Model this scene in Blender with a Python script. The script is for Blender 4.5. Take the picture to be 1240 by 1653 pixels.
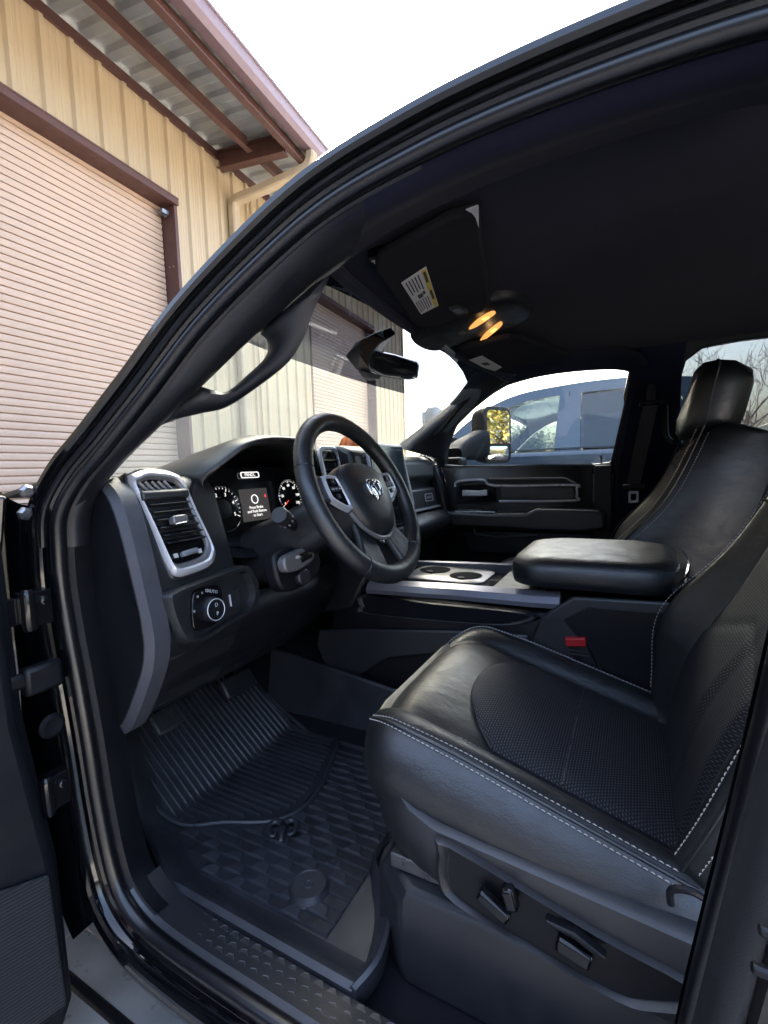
import bpy, bmesh, math, random
from mathutils import Vector, Matrix
import numpy as np

random.seed(7)
for o in list(bpy.data.objects):
    bpy.data.objects.remove(o)
SC = bpy.context.scene
COL = SC.collection
R = math.radians
V = Vector

# ------------------------------------------------------------------ camera
# truck axes: X towards the passenger side, Y towards the bonnet, Z up, metres
F_PX, PPX, PPY = 760.0, 620.0, 826.5
HEAD, PITCH, ROLL = R(28.2), R(5.1), R(1.9)
CAM = V((-1.29, 0.0, 1.45))
_f0 = V((math.cos(HEAD), math.sin(HEAD), 0)); _r0 = V((math.sin(HEAD), -math.cos(HEAD), 0)); _u0 = V((0, 0, 1))
FW = _f0 * math.cos(PITCH) - _u0 * math.sin(PITCH)
_u1 = _u0 * math.cos(PITCH) + _f0 * math.sin(PITCH)
RT = _r0 * math.cos(ROLL) - _u1 * math.sin(ROLL)
UP = _u1 * math.cos(ROLL) + _r0 * math.sin(ROLL)
cd = bpy.data.cameras.new('camera'); cam = bpy.data.objects.new('camera', cd); COL.objects.link(cam)
M4 = Matrix((RT, UP, -FW)).transposed().to_4x4(); M4.translation = CAM
cam.matrix_world = M4
cd.sensor_fit = 'VERTICAL'; cd.sensor_height = 24; cd.sensor_width = 18; cd.lens = 24 * F_PX / 1653
cd.clip_start = 0.02; cd.clip_end = 2000
SC.camera = cam
SC.render.resolution_x = 768; SC.render.resolution_y = 1024

# ------------------------------------------------------------------ sky, sun, exposure
SUN_EL, SUN_AZ = R(36), R(42)            # azimuth from +Y (bonnet) towards +X
w = bpy.data.worlds.new('World'); SC.world = w; w.use_nodes = True
nt = w.node_tree
bg = nt.nodes['Background']
sky = nt.nodes.new('ShaderNodeTexSky'); sky.sky_type = 'NISHITA'; sky.sun_disc = False
sky.sun_elevation = SUN_EL; sky.sun_rotation = SUN_AZ
sky.air_density = 1.0; sky.dust_density = 8.0; sky.ozone_density = 1.0
nt.links.new(sky.outputs[0], bg.inputs[0]); bg.inputs[1].default_value = 0.15
sl = bpy.data.lights.new('sun', 'SUN'); sun = bpy.data.objects.new('sun', sl); COL.objects.link(sun)
sl.energy = 2.6; sl.angle = R(1.5); sl.color = (1, .94, .84)
_sd = V((math.sin(SUN_AZ) * math.cos(SUN_EL), math.cos(SUN_AZ) * math.cos(SUN_EL), math.sin(SUN_EL)))
sun.rotation_euler = _sd.to_track_quat('Z', 'Y').to_euler()
vs = SC.view_settings
vs.view_transform = 'Standard'; vs.look = 'None'; vs.gamma = 1; vs.use_curve_mapping = False
vs.exposure = 3.35
SC.cycles.max_bounces = 10; SC.cycles.transparent_max_bounces = 16; SC.cycles.glossy_bounces = 4
SC.cycles.caustics_reflective = False; SC.cycles.caustics_refractive = False
try:
    SC.cycles.use_denoising = True
except Exception:
    pass

# ------------------------------------------------------------------ measuring: a point of the photo on a known plane of the truck
def ray(px, py):
    return FW + RT * ((px - PPX) / F_PX) - UP * ((py - PPY) / F_PX)
def at(px, py, x=None, y=None, z=None, pl=None):
    r = ray(px, py)
    if x is not None: t = (x - CAM.x) / r.x
    elif y is not None: t = (y - CAM.y) / r.y
    elif z is not None: t = (z - CAM.z) / r.z
    else:
        t = (V(pl[0]) - CAM).dot(V(pl[1])) / r.dot(V(pl[1]))
    return CAM + r * t

# ------------------------------------------------------------------ materials
def new_mat(name):
    m = bpy.data.materials.new(name); m.use_nodes = True
    return m, m.node_tree, m.node_tree.nodes['Principled BSDF']
def lk(t, a, b): t.links.new(a, b)
def coords(t, scale=1.0, kind='Object'):
    tc = t.nodes.new('ShaderNodeTexCoord'); mp = t.nodes.new('ShaderNodeMapping')
    mp.inputs['Scale'].default_value = (scale,) * 3 if not isinstance(scale, tuple) else scale
    lk(t, tc.outputs[kind], mp.inputs[0]); return mp.outputs[0]
def ramp(t, src, stops):
    r = t.nodes.new('ShaderNodeValToRGB'); lk(t, src, r.inputs[0])
    e = r.color_ramp.elements
    while len(e) < len(stops): e.new(.5)
    for k, (p, c) in enumerate(stops):
        e[k].position = p; e[k].color = (*c, 1) if len(c) == 3 else c
    return r.outputs[0]
def noise(t, co, scale, detail=3, rough=.5):
    n = t.nodes.new('ShaderNodeTexNoise'); n.inputs['Scale'].default_value = scale
    n.inputs['Detail'].default_value = detail; n.inputs['Roughness'].default_value = rough
    lk(t, co, n.inputs['Vector']); return n.outputs['Fac']
def bump(t, b, h, strength, dist=.001):
    n = t.nodes.new('ShaderNodeBump'); n.inputs['Strength'].default_value = strength; n.inputs['Distance'].default_value = dist
    lk(t, h, n.inputs['Height']); lk(t, n.outputs[0], b.inputs['Normal']); return n
def surf(name, col, rough=.5, metal=0, grain=None, grain_s=.3, var=.15, rvar=.12, coat=0, spec=.5, vscale=9, grain_kind='noise', sheen=0, crease=0, streak=0, per_obj=0):
    """an opaque surface: colour mottled a little, roughness mottled, fine grain as relief"""
    m, t, b = new_mat(name)
    co = coords(t)
    n1 = noise(t, co, vscale, 4, .6)
    c = V(col)
    colr = ramp(t, n1, [(.3, tuple(c * (1 - var))), (.7, tuple(c * (1 + var)))])
    def mul(a_, b_):
        mx = t.nodes.new('ShaderNodeMixRGB'); mx.blend_type = 'MULTIPLY'; mx.inputs[0].default_value = 1
        lk(t, a_, mx.inputs[1]); lk(t, b_, mx.inputs[2]); return mx.outputs[0]
    if streak:      # rain streaks and dirt running down
        colr = mul(colr, ramp(t, noise(t, coords(t, (2.2, 2.2, .22)), 1.0, 3, .5), [(.28, (1 - streak,) * 3), (.62, (1.0, 1.0, 1.0))]))
    if per_obj:     # each piece a little lighter or darker than its neighbour
        oi = t.nodes.new('ShaderNodeObjectInfo')
        colr = mul(colr, ramp(t, oi.outputs['Random'], [(0, (1 - per_obj, 1 - per_obj * 1.1, 1 - per_obj * 1.2)), (1, (1, 1, 1))]))
    lk(t, colr, b.inputs['Base Color'])
    lk(t, ramp(t, noise(t, co, vscale * 2.7, 4, .6), [(.3, (max(rough - rvar, .02),) * 3), (.7, (min(rough + rvar, 1),) * 3)]), b.inputs['Roughness'])
    b.inputs['Metallic'].default_value = metal
    b.inputs['Specular IOR Level'].default_value = spec
    if coat:
        b.inputs['Coat Weight'].default_value = coat; b.inputs['Coat Roughness'].default_value = .04
    if sheen:
        b.inputs['Sheen Weight'].default_value = sheen
    if grain:
        if grain_kind == 'noise': h = noise(t, co, grain, 2, .6)
        else:
            v = t.nodes.new('ShaderNodeTexVoronoi'); v.inputs['Scale'].default_value = grain; v.feature = 'SMOOTH_F1'
            lk(t, co, v.inputs['Vector']); h = v.outputs['Distance']
        n_ = bump(t, b, h, grain_s, .0006)
        if crease:
            n2 = t.nodes.new('ShaderNodeBump'); n2.inputs['Strength'].default_value = crease; n2.inputs['Distance'].default_value = .006
            lk(t, noise(t, coords(t, (1, .45, 1)), 34, 3, .5), n2.inputs['Height']); lk(t, n2.outputs[0], n_.inputs['Normal'])
    return m
MT = {}
MT['leather'] = surf('black_leather', (.0085, .0098, .0115), .43, grain=620, grain_s=.38, grain_kind='vor', rvar=.07, spec=.95, crease=.30)
MT['leather_pad'] = surf('grained_dash_vinyl', (.0095, .0105, .0125), .42, grain=800, grain_s=.34, grain_kind='vor', rvar=.06, spec=.8)
MT['plastic'] = surf('black_grained_plastic', (.0055, .006, .0085), .42, grain=900, grain_s=.45, rvar=.10, spec=.38)
MT['plastic_grey'] = surf('charcoal_grained_plastic', (.021, .0215, .025), .40, grain=850, grain_s=.5, rvar=.10, spec=.8)
MT['trim'] = surf('soft_pillar_trim', (.0095, .010, .0135), .40, grain=1000, grain_s=.35, rvar=.07, spec=.6)
MT['gloss_plastic'] = surf('piano_black', (.006, .006, .007), .12, rvar=.03)
MT['paint'] = surf('black_car_paint', (.0025, .0025, .0035), .07, coat=.6, rvar=.008, spec=.4)
MT['rubber'] = surf('rubber_seal', (.004, .004, .006), .30, rvar=.015, spec=.7)
MT['mat'] = surf('moulded_rubber', (.029, .030, .036), .42, grain=1300, grain_s=.35, rvar=.12, var=.35, vscale=7, spec=.8)
MT['headliner'] = surf('headliner_cloth', (.0115, .0135, .030), .95, grain=1400, grain_s=.35, spec=.15, rvar=.02, sheen=.05)
MT['visor'] = surf('visor_cloth', (.016, .0165, .022), .95, grain=1300, grain_s=.35, spec=.15, rvar=.02)
MT['carpet'] = surf('carpet_pile', (.012, .012, .015), 1.0, grain=420, grain_s=.9, spec=.1, rvar=0)
MT['silver'] = surf('satin_silver_trim', (.60, .60, .64), .30, metal=.30, rvar=.04, var=.04)
MT['grey_metal'] = surf('warm_grey_metal_trim', (.20, .195, .20), .36, metal=.4, rvar=.04, var=.05)
MT['strip'] = surf('satin_grey_console_trim', (.27, .265, .30), .33, metal=.5, rvar=.04, var=.04)
MT['door_dark'] = surf('dark_door_lining', (.0035, .0045, .0075), .65, grain=900, grain_s=.4, spec=.22)
MT['edge'] = surf('light_charcoal_edge', (.060, .062, .074), .40, grain=900, grain_s=.5, spec=.7)
MT['facet'] = surf('smooth_rubber_facets', (.042, .043, .049), .36, rvar=.12, var=.3, vscale=9)
MT['chrome'] = surf('chrome', (.75, .75, .76), .10, metal=1, rvar=.03, var=.03)
MT['steel'] = surf('bare_steel', (.34, .34, .35), .32, metal=.9)
MT['belt'] = surf('seat_belt_webbing', (.060, .055, .060), .8, grain=900, grain_s=.5)
MT['thread'] = surf('pale_thread', (.50, .48, .45), .8)
MT['thread_dark'] = surf('dark_thread', (.10, .10, .10), .8)
MT['red'] = surf('red_plastic', (.55, .02, .025), .4)
MT['white_paper'] = surf('white_label', (.62, .62, .62), .6, var=.03)
MT['yellow_paper'] = surf('yellow_label', (.60, .46, .08), .6, var=.03)
MT['ink'] = surf('black_ink', (.03, .03, .03), .7)
MT['print_white'] = surf('white_print', (.62, .62, .64), .6)
MT['plastic_clear'] = surf('clear_grey_plastic', (.20, .22, .24), .25)
MT['step'] = surf('brushed_step_metal', (.46, .435, .40), .35, metal=.3)
MT['orange'] = surf('orange_plastic', (.70, .17, .03), .5)
def glow(name, col, s):
    m, t, b = new_mat(name)
    b.inputs['Base Color'].default_value = (.02, .02, .02, 1)
    b.inputs['Emission Color'].default_value = (*col, 1); b.inputs['Emission Strength'].default_value = s
    return m
MT['lcd'] = glow('lit_display', (.05, .045, .045), .10)
MT['lcd_text'] = glow('lit_display_text', (.9, .88, .85), .16)
MT['lcd_red'] = glow('lit_red_warning', (.9, .06, .06), .14)
MT['bulb'] = glow('lit_map_lamp', (1.0, .40, .10), .13)
MT['bulb_hot'] = glow('lit_map_lamp_core', (1.0, .60, .12), .22)
MT['screen_off'] = surf('dark_screen', (.012, .018, .022), .07, rvar=.02)
def glass(name, tint=(.86, .92, .89), glare_veil=.0, band=None, refl=1.0):
    """thin pane: lets light straight through, mirrors at grazing angles, a pale veil in place of glare; band = tinted zone of a windscreen"""
    m, t, b = new_mat(name)
    t.nodes.remove(b)
    out = t.nodes['Material Output']
    tr = t.nodes.new('ShaderNodeBsdfTransparent'); tr.inputs[0].default_value = (*tint, 1)
    gl = t.nodes.new('ShaderNodeBsdfGlossy'); gl.inputs['Roughness'].default_value = .01
    lw = t.nodes.new('ShaderNodeLayerWeight'); lw.inputs[0].default_value = .5
    pw = t.nodes.new('ShaderNodeMath'); pw.operation = 'POWER'; pw.inputs[1].default_value = 4.5; lk(t, lw.outputs['Facing'], pw.inputs[0])
    mu = t.nodes.new('ShaderNodeMath'); mu.operation = 'MULTIPLY_ADD'; mu.inputs[1].default_value = .7 * refl; mu.inputs[2].default_value = .045 * refl; lk(t, pw.outputs[0], mu.inputs[0])
    mx = t.nodes.new('ShaderNodeMixShader'); lk(t, mu.outputs[0], mx.inputs[0]); lk(t, tr.outputs[0], mx.inputs[1]); lk(t, gl.outputs[0], mx.inputs[2])
    last = mx.outputs[0]
    if glare_veil:
        df = t.nodes.new('ShaderNodeBsdfTranslucent'); df.inputs[0].default_value = (.88, .93, .88, 1)  # translucent white mixed in to imitate glare veiling the pane
        m2 = t.nodes.new('ShaderNodeMixShader')
        lk(t, ramp(t, noise(t, coords(t), 5, 5, .65), [(.3, (glare_veil * .94,) * 3), (.75, (glare_veil * 1.06,) * 3)]), m2.inputs[0])
        lk(t, last, m2.inputs[1]); lk(t, df.outputs[0], m2.inputs[2]); last = m2.outputs[0]
    lk(t, last, out.inputs[0])
    return m
MT['glass'] = glass('clear_side_glass', (.90, .94, .93))
MT['privacy'] = glass('privacy_glass', (.34, .37, .385))
MT['windscreen'] = glass('windscreen_glass', (.84, .93, .87), glare_veil=.085)
MT['windscreen_band'] = glass('windscreen_shade_band', (.12, .145, .19))

# ------------------------------------------------------------------ mesh helpers
class MB:
    def __init__(s): s.v = []; s.f = []
    def add(s, vs, fs):
        k = len(s.v); s.v += [V(p) for p in vs]; s.f += [tuple(i + k for i in f) for f in fs]; return s
    def box(s, c, d, rot=None):
        hx, hy, hz = d[0] / 2, d[1] / 2, d[2] / 2
        vs = [V((x, y, z)) for x in (-hx, hx) for y in (-hy, hy) for z in (-hz, hz)]
        if rot is not None: vs = [rot @ p for p in vs]
        return s.add([p + V(c) for p in vs], [(0, 1, 3, 2), (4, 6, 7, 5), (0, 4, 5, 1), (2, 3, 7, 6), (0, 2, 6, 4), (1, 5, 7, 3)])
    def bar(s, a, b, w, h, up=(0, 0, 1)):
        a, b = V(a), V(b); d = b - a; L = d.length; d.normalize()
        x = d.cross(V(up)).normalized(); z = x.cross(d)
        return s.box((a + b) / 2, (w, L, h), Matrix((x, d, z)).transposed())
    def loft(s, rings, closed=True, cap=True):
        n = len(rings[0]); k = len(s.v)
        for r in rings: s.v += [V(p) for p in r]
        for i in range(len(rings) - 1):
            for j in range(n if closed else n - 1):
                a, b = k + i * n + j, k + i * n + (j + 1) % n
                s.f.append((a, b, b + n, a + n))
        if cap and closed:
            s.f.append(tuple(k + j for j in reversed(range(n)))); m = k + (len(rings) - 1) * n
            s.f.append(tuple(m + j for j in range(n)))
        return s
    def grid(s, fn, nu, nv):
        return s.loft([[fn(i / nu, j / nv) for i in range(nu + 1)] for j in range(nv + 1)], closed=False, cap=False)
    def prism(s, outline, d):
        d = V(d); n = len(outline)
        return s.loft([[V(p) for p in outline], [V(p) + d for p in outline]])
    def ringplate(s, outer, inner, d):
        """a frame: the band between two outlines of the same count, with thickness d"""
        d = V(d); n = len(outer); k = len(s.v)
        for L in (outer, inner, [V(p) + d for p in outer], [V(p) + d for p in inner]): s.v += [V(p) for p in L]
        for j in range(n):
            q = (j + 1) % n; o, i, O, I = k, k + n, k + 2 * n, k + 3 * n
            s.f += [(o + j, i + j, i + q, o + q), (O + j, O + q, I + q, I + j), (o + j, o + q, O + q, O + j), (i + j, I + j, I + q, i + q)]
        return s
    def tube(s, path, r, n=10, closed=False, cap=True, squash=(1, 1), up=None):
        path = [V(p) for p in path]; m = len(path); rings = []
        prev = V(up) if up is not None else None
        for i in range(m):
            a = path[(i - 1) % m] if (closed or i) else path[0]; b = path[(i + 1) % m] if (closed or i < m - 1) else path[-1]
            t = (b - a).normalized()
            if prev is None: prev = t.orthogonal()
            x = (prev - t * prev.dot(t)).normalized(); y = t.cross(x)
            if up is None: prev = x
            rr = r[i] if isinstance(r, (list, tuple)) else r
            rings.append([path[i] + (x * math.cos(2 * math.pi * j / n) * squash[0] + y * math.sin(2 * math.pi * j / n) * squash[1]) * rr for j in range(n)])
        if closed: rings.append(rings[0])
        return s.loft(rings, True, cap and not closed)
    def revolve(s, o, ax, prof, n=24):
        """prof = (radius, height) along axis ax from o"""
        o = V(o); ax = V(ax).normalized(); x = ax.orthogonal().normalized(); y = ax.cross(x)
        return s.loft([[o + ax * h + (x * math.cos(2 * math.pi * j / n) + y * math.sin(2 * math.pi * j / n)) * r for j in range(n)] for r, h in prof])
def make(name, mb, mat, parent=None, smooth=38, bevel=0, seg=2, subsurf=0, solid=0, uv=None, label=None):
    me = bpy.data.meshes.new(name); me.from_pydata([tuple(p) for p in mb.v], [], mb.f)
    bm = bmesh.new(); bm.from_mesh(me); bmesh.ops.remove_doubles(bm, verts=bm.verts, dist=1e-6)
    bmesh.ops.recalc_face_normals(bm, faces=bm.faces); bm.to_mesh(me); bm.free()
    me.materials.append(MT[mat] if isinstance(mat, str) else mat)
    if smooth:
        me.shade_smooth(); me.set_sharp_from_angle(angle=R(smooth))
    o = bpy.data.objects.new(name, me); COL.objects.link(o)
    if parent is not None: o.parent = parent
    if solid:
        md = o.modifiers.new('thickness', 'SOLIDIFY'); md.thickness = solid; md.offset = -1
    if bevel:
        md = o.modifiers.new('edge', 'BEVEL'); md.width = bevel; md.segments = seg; md.limit_method = 'ANGLE'; md.angle_limit = R(32); md.harden_normals = False
    if subsurf:
        md = o.modifiers.new('smooth', 'SUBSURF'); md.levels = subsurf; md.render_levels = subsurf
    if label: o['label'] = label
    return o
def tag(o, label, cat=None, group=None, kind=None):
    o['label'] = label
    if cat: o['category'] = cat
    if group: o['group'] = group
    if kind: o['kind'] = kind
    return o
def empty(name, loc=(0, 0, 0)):
    o = bpy.data.objects.new(name, None); o.location = loc; o.empty_display_size = .1; COL.objects.link(o); return o
def share(name, me, parent, mat4):
    o = bpy.data.objects.new(name, me); COL.objects.link(o); o.parent = parent; o.matrix_local = mat4; return o
def spline(pts, n=8, closed=False):
    P = [V(p) for p in pts]; m = len(P); out = []
    for i in range(m if closed else m - 1):
        if closed: a, b, c, d = P[i - 1], P[i], P[(i + 1) % m], P[(i + 2) % m]
        else: a, b, c, d = P[max(i - 1, 0)], P[i], P[i + 1], P[min(i + 2, m - 1)]
        for k in range(n):
            t = k / n
            out.append(.5 * ((2 * b) + (c - a) * t + (2 * a - 5 * b + 4 * c - d) * t * t + (3 * b - a - 3 * c + d) * t ** 3))
    if not closed: out.append(P[-1])
    return out
def rrect(w, h, r, n=5):
    """rounded rectangle outline in the plane, counter-clockwise"""
    out = []
    for cx, cy, a0 in ((w / 2 - r, h / 2 - r, 0), (-w / 2 + r, h / 2 - r, 90), (-w / 2 + r, -h / 2 + r, 180), (w / 2 - r, -h / 2 + r, 270)):
        for k in range(n + 1):
            a = R(a0 + 90 * k / n); out.append((cx + r * math.cos(a), cy + r * math.sin(a)))
    return out
class Fr:
    """a flat working frame: origin, u and v in the plane, n out of it"""
    def __init__(s, o, u, v):
        s.o = V(o); s.u = V(u).normalized(); s.n = s.u.cross(V(v)).normalized(); s.v = s.n.cross(s.u)
    def p(s, a, b, c=0): return s.o + s.u * a + s.v * b + s.n * c
    def pts(s, L, c=0): return [s.p(a, b, c) for a, b in L]
    def ab(s, px, py, lift=0):
        q = at(px, py, pl=(s.o + s.n * lift, s.n)) - s.o; return (q.dot(s.u), q.dot(s.v))
    def mat(s, a=0, b=0, c=0):
        m = Matrix((s.u, s.v, s.n)).transposed().to_4x4(); m.translation = s.p(a, b, c); return m
def text(name, body, size, fr, a, b, c, mat, parent, align='CENTER', depth=.0002, rot=0):
    cu = bpy.data.curves.new(name, 'FONT'); cu.body = body; cu.size = size; cu.extrude = depth
    cu.align_x = align; cu.align_y = 'CENTER'; cu.resolution_u = 2
    tmp = bpy.data.objects.new(name, cu); COL.objects.link(tmp)
    me = bpy.data.meshes.new_from_object(tmp); bpy.data.objects.remove(tmp)
    o = bpy.data.objects.new(name, me); COL.objects.link(o); o.parent = parent
    o.matrix_local = fr.mat(a, b, c) @ Matrix.Rotation(rot, 4, 'Z')
    me.materials.clear(); me.materials.append(MT[mat]); return o
def seam(fn, path, off=.0008, dash=.0050, gap=.0026, wid=.0008):
    """a row of little stitches along a path"""
    mb = MB(); P = [V(p) for p in path]; acc = 0; on = True; start = P[0]
    segs = []
    L = [0]
    for a, b in zip(P, P[1:]): L.append(L[-1] + (b - a).length)
    def pos(d):
        for i in range(len(P) - 1):
            if d <= L[i + 1]: return P[i].lerp(P[i + 1], (d - L[i]) / max(L[i + 1] - L[i], 1e-9))
        return P[-1]
    d = 0
    while d + dash < L[-1]:
        a, b = pos(d), pos(d + dash); mb.tube([a, (a + b) / 2 + V(fn) * off, b], [wid * .6, wid, wid * .6], 5); d += dash + gap
    return mb

# ================================================================== the place outside
def ground_mat():
    m, t, b = new_mat('worn_concrete')
    co = coords(t)
    a = ramp(t, noise(t, co, .6, 6, .65), [(.3, (.34, .325, .30)), (.7, (.46, .445, .41))])
    mix = t.nodes.new('ShaderNodeMixRGB'); mix.blend_type = 'MULTIPLY'; mix.inputs[0].default_value = .5
    lk(t, a, mix.inputs[1]); lk(t, ramp(t, noise(t, co, 40, 5, .7), [(.25, (.6, .6, .6)), (.6, (1, 1, 1))]), mix.inputs[2])
    lk(t, mix.outputs[0], b.inputs['Base Color']); b.inputs['Roughness'].default_value = .9
    bump(t, b, noise(t, co, 160, 3), .4, .003)
    return m
mb = MB().add([(-400, -400, 0), (400, -400, 0), (400, 400, 0), (-400, 400, 0)], [(0, 1, 2, 3)])
o = make('ground', mb, ground_mat(), smooth=0); tag(o, 'pale worn concrete yard under the trucks', kind='structure')

# ---- the metal building in front of the truck
WB = R(5.24); WD = 4.9
bw = V((math.cos(WB), math.sin(WB), 0)); bn = V((-bw.y, bw.x, 0))
def B(s, h, d=0):       # along the wall, height, depth behind the wall face
    return V((CAM.x, CAM.y, 0)) + bw * s + bn * (WD + d) + V((0, 0, h))
MT['tan'] = surf('tan_ribbed_steel', (.47, .36, .225), .5, var=.015, vscale=.8, rvar=.03)
MT['slat'] = surf('cream_door_slats', (.58, .415, .31), .5, var=.04, vscale=2, rvar=.08, streak=.06, per_obj=.06)
MT['brown'] = surf('brown_painted_steel', (.095, .042, .034), .5, var=.12, vscale=3)
MT['soffit'] = surf('galvanised_roof_underside', (.31, .32, .31), .5, var=.14, vscale=2.5, metal=.15)
MT['fascia'] = surf('mauve_brown_gutter', (.19, .125, .135), .42, var=.06)
MT['spout'] = surf('tan_downspout', (.43, .335, .22), .5, var=.06)
bld = empty('warehouse', B(8, 0, 0)); tag(bld, 'tan ribbed metal warehouse with brown trim and roll-up doors', 'warehouse')
binv = Matrix.Translation(-bld.location)
def bput(name, mb, mat, parent=bld, **k):
    o = make(name, mb, mat, None, **k); o.parent = parent
    if parent is bld: o.matrix_parent_inverse = binv
    return o
RIB0 = 3.36
def wprof(s):
    """relief of the wall sheet at s: big ribs each 0.305 m with two low ones between"""
    q = (s - RIB0 + .1525) % .305 - .1525; q = abs(q)
    if q < .022: return -.032
    if q < .046: return -.032 * (.046 - q) / .024
    for c in (.085, .1525 - .02):
        if abs(q - c) < .012: return -.003
    return 0
def panel(s0, s1, h0, h1):
    ss = []
    k = math.floor((s0 - RIB0) / .305) - 1
    while RIB0 + k * .305 < s1 + .4:
        c = RIB0 + k * .305
        for d in (-.1445, -.1325, -.1205, -.097, -.085, -.073, -.046, -.022, .022, .046, .073, .085, .097, .1205, .1325, .1445): ss.append(c + d)
        k += 1
    ss = [s0] + [s for s in ss if s0 + .002 < s < s1 - .002] + [s1]
    mb = MB().loft([[B(s, h0, wprof(s)) for s in ss], [B(s, h1, wprof(s)) for s in ss]], closed=False, cap=False)
    return bput('wall_panel', mb, 'tan', smooth=0)
ZT, ZL = 6.0, 5.01
def run(s0, s1, h0, h1):
    edges = [RIB0 + .1525 + .915 * k for k in range(-8, 16)]
    cuts = [s0] + [e for e in edges if s0 + .05 < e < s1 - .05] + [s1]
    for a, b in zip(cuts, cuts[1:]): panel(a + .001, b - .001, h0, h1)
DOORS = [(1.86, 4.91), (8.20, 11.22)]
run(-3.5, 1.81, .05, ZT); run(1.81, 4.96, ZL, ZT); run(4.96, 8.15, .05, ZT); run(8.15, 11.27, ZL, ZT); run(11.27, 13.29, .05, ZT)
slat_me = None
for d0, d1 in DOORS:
    # curtain of slats
    n = 66; ph = 4.99 / n
    prof = [(0, .018), (.06, -.004), (.5, -.012), (.86, -.006), (.93, .018), (1.0, .018)]
    if slat_me is None:
        tmp = MB().loft([[V((0, y, h * ph)) for h, y in prof], [V((3.02, y, h * ph)) for h, y in prof]], closed=False, cap=False)
        ob = make('slat', tmp, 'slat', None, smooth=30); slat_me = ob.data; bpy.data.objects.remove(ob)
    base = Matrix((bw, bn, V((0, 0, 1)))).transposed().to_4x4()
    curtain = MB().box((0, 0, 0), (.0, .0, .0)) if 0 else None
    # brown frame: face trim, reveals
    for (sa, sb) in ((d0 - .05, d0), (d1, d1 + .05)):
        fr = MB().prism([B(sa, 0, -.012), B(sb, 0, -.012), B(sb, ZL, -.012), B(sa, ZL, -.012)], bn * .24)
        bput('door_jamb', fr, 'brown', smooth=0)
    li = MB().prism([B(d0 - .05, 4.96, -.045), B(d1 + .05, 4.96, -.045), B(d1 + .05, ZL + .02, -.045), B(d0 - .05, ZL + .02, -.045)], bn * .29)
    li.prism([B(d0 - .05, ZL + .02, -.05), B(d1 + .05, ZL + .02, -.05), B(d1 + .05, ZL + .04, -.05), B(d0 - .05, ZL + .04, -.05)], bn * .05)
    bput('door_lintel', li, 'brown', smooth=0)
    bk = MB().prism([B(d0, 0, .235), B(d1, 0, .235), B(d1, 4.96, .235), B(d0, 4.96, .235)], bn * .03)
    ro = bput('roller_door', bk, 'slat', smooth=0)
    for k in range(n):
        m = base.copy(); m.translation = B(d0 + .015, k * ph, .215)
        so = bpy.data.objects.new('slat', slat_me); COL.objects.link(so); so.parent = ro; so.matrix_parent_inverse = Matrix.Translation(-bld.location) if 0 else Matrix.Identity(4)
        so.matrix_world = m; so.matrix_basis = m
    cl = MB().box(B(d1 - .06, 4.86, .12), (.10, .10, .05)); cl.tube([B(d1 - .10, 4.88, .10), B(d1 - .02, 4.83, .12)], .018, 8)
    bput('door_guide_bracket', cl, 'steel')
    for h in (.6, 1.5, 2.4, 3.3, 4.2):
        for e in (.06, .13): bput('bolt', MB().revolve(B(d1 - .002, h, e), -bw, [(.012, 0), (.012, .006), (.005, .008)], 8), 'steel')
# flashing strip between two wall sheets
bput('joint_flashing', MB().box(B(6.50, 3.0, -.045), (.05, .012, 5.8), Matrix((bw, bn, V((0, 0, 1)))).transposed()), 'tan', smooth=0)
bput('corner_trim', MB().prism([B(13.27, 0, -.04), B(13.34, 0, -.04), B(13.34, ZT, -.04), B(13.27, ZT, -.04)], bn * .2), 'tan', smooth=0)
# end wall and back of the building, roof
bput('end_wall', MB().prism([B(13.29, 0, 0), B(13.29, 0, 14), B(13.29, 7.2, 14), B(13.29, 6.1, 0)], -bw * .1), 'tan', smooth=0)
def roofz(d): return 6.13 + .075 * d
sm = MB()
ss = []
k = -24
while k < 80:
    c = k * .305
    for e, hh in ((-.10, 0), (-.05, .03), (.05, .03), (.10, 0)): ss.append((c + e, hh))
    k += 1
ss = [(s, h) for s, h in ss if -4 < s < 13.7]
def soff(s0, s1):
    q = [(s, h) for s, h in ss if s0 <= s <= s1]
    return MB().loft([[B(s, roofz(d) + h, d) for s, h in q] for d in (-1.30, .0)], closed=False, cap=False)
for s0 in np.arange(-4, 13.5, .915):
    bput('roof_sheet', soff(s0 - .06, s0 + .96), 'soffit', smooth=0)
bput('roof', MB().prism([B(-4, roofz(-1.34) + .06, -1.34), B(13.7, roofz(-1.34) + .06, -1.34), B(13.7, roofz(14) + .06, 14), B(-4, roofz(14) + .06, 14)], (0, 0, .05)), 'soffit', smooth=0)
def chan(d, w_, h_, s0, s1, drop=.0, name='purlin'):
    """C-channel along the eave"""
    z = roofz(d) - .005 - drop
    mb = MB()
    mb.prism([B(s0, z, d), B(s0, z, d + .012), B(s0, z - h_, d + .012), B(s0, z - h_, d)], bw * (s1 - s0))
    mb.prism([B(s0, z - h_, d - w_), B(s0, z - h_, d), B(s0, z - h_ - .012, d), B(s0, z - h_ - .012, d - w_)], bw * (s1 - s0))
    bput(name, mb, 'brown', smooth=0)
chan(-.01, .03, .13, -4, 13.6, name='eave_angle')
chan(-.62, .075, .20, -4, 5.70); chan(-.62, .075, .20, 5.98, 13.6)
chan(-1.16, .09, .20, -4, 13.6)
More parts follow.
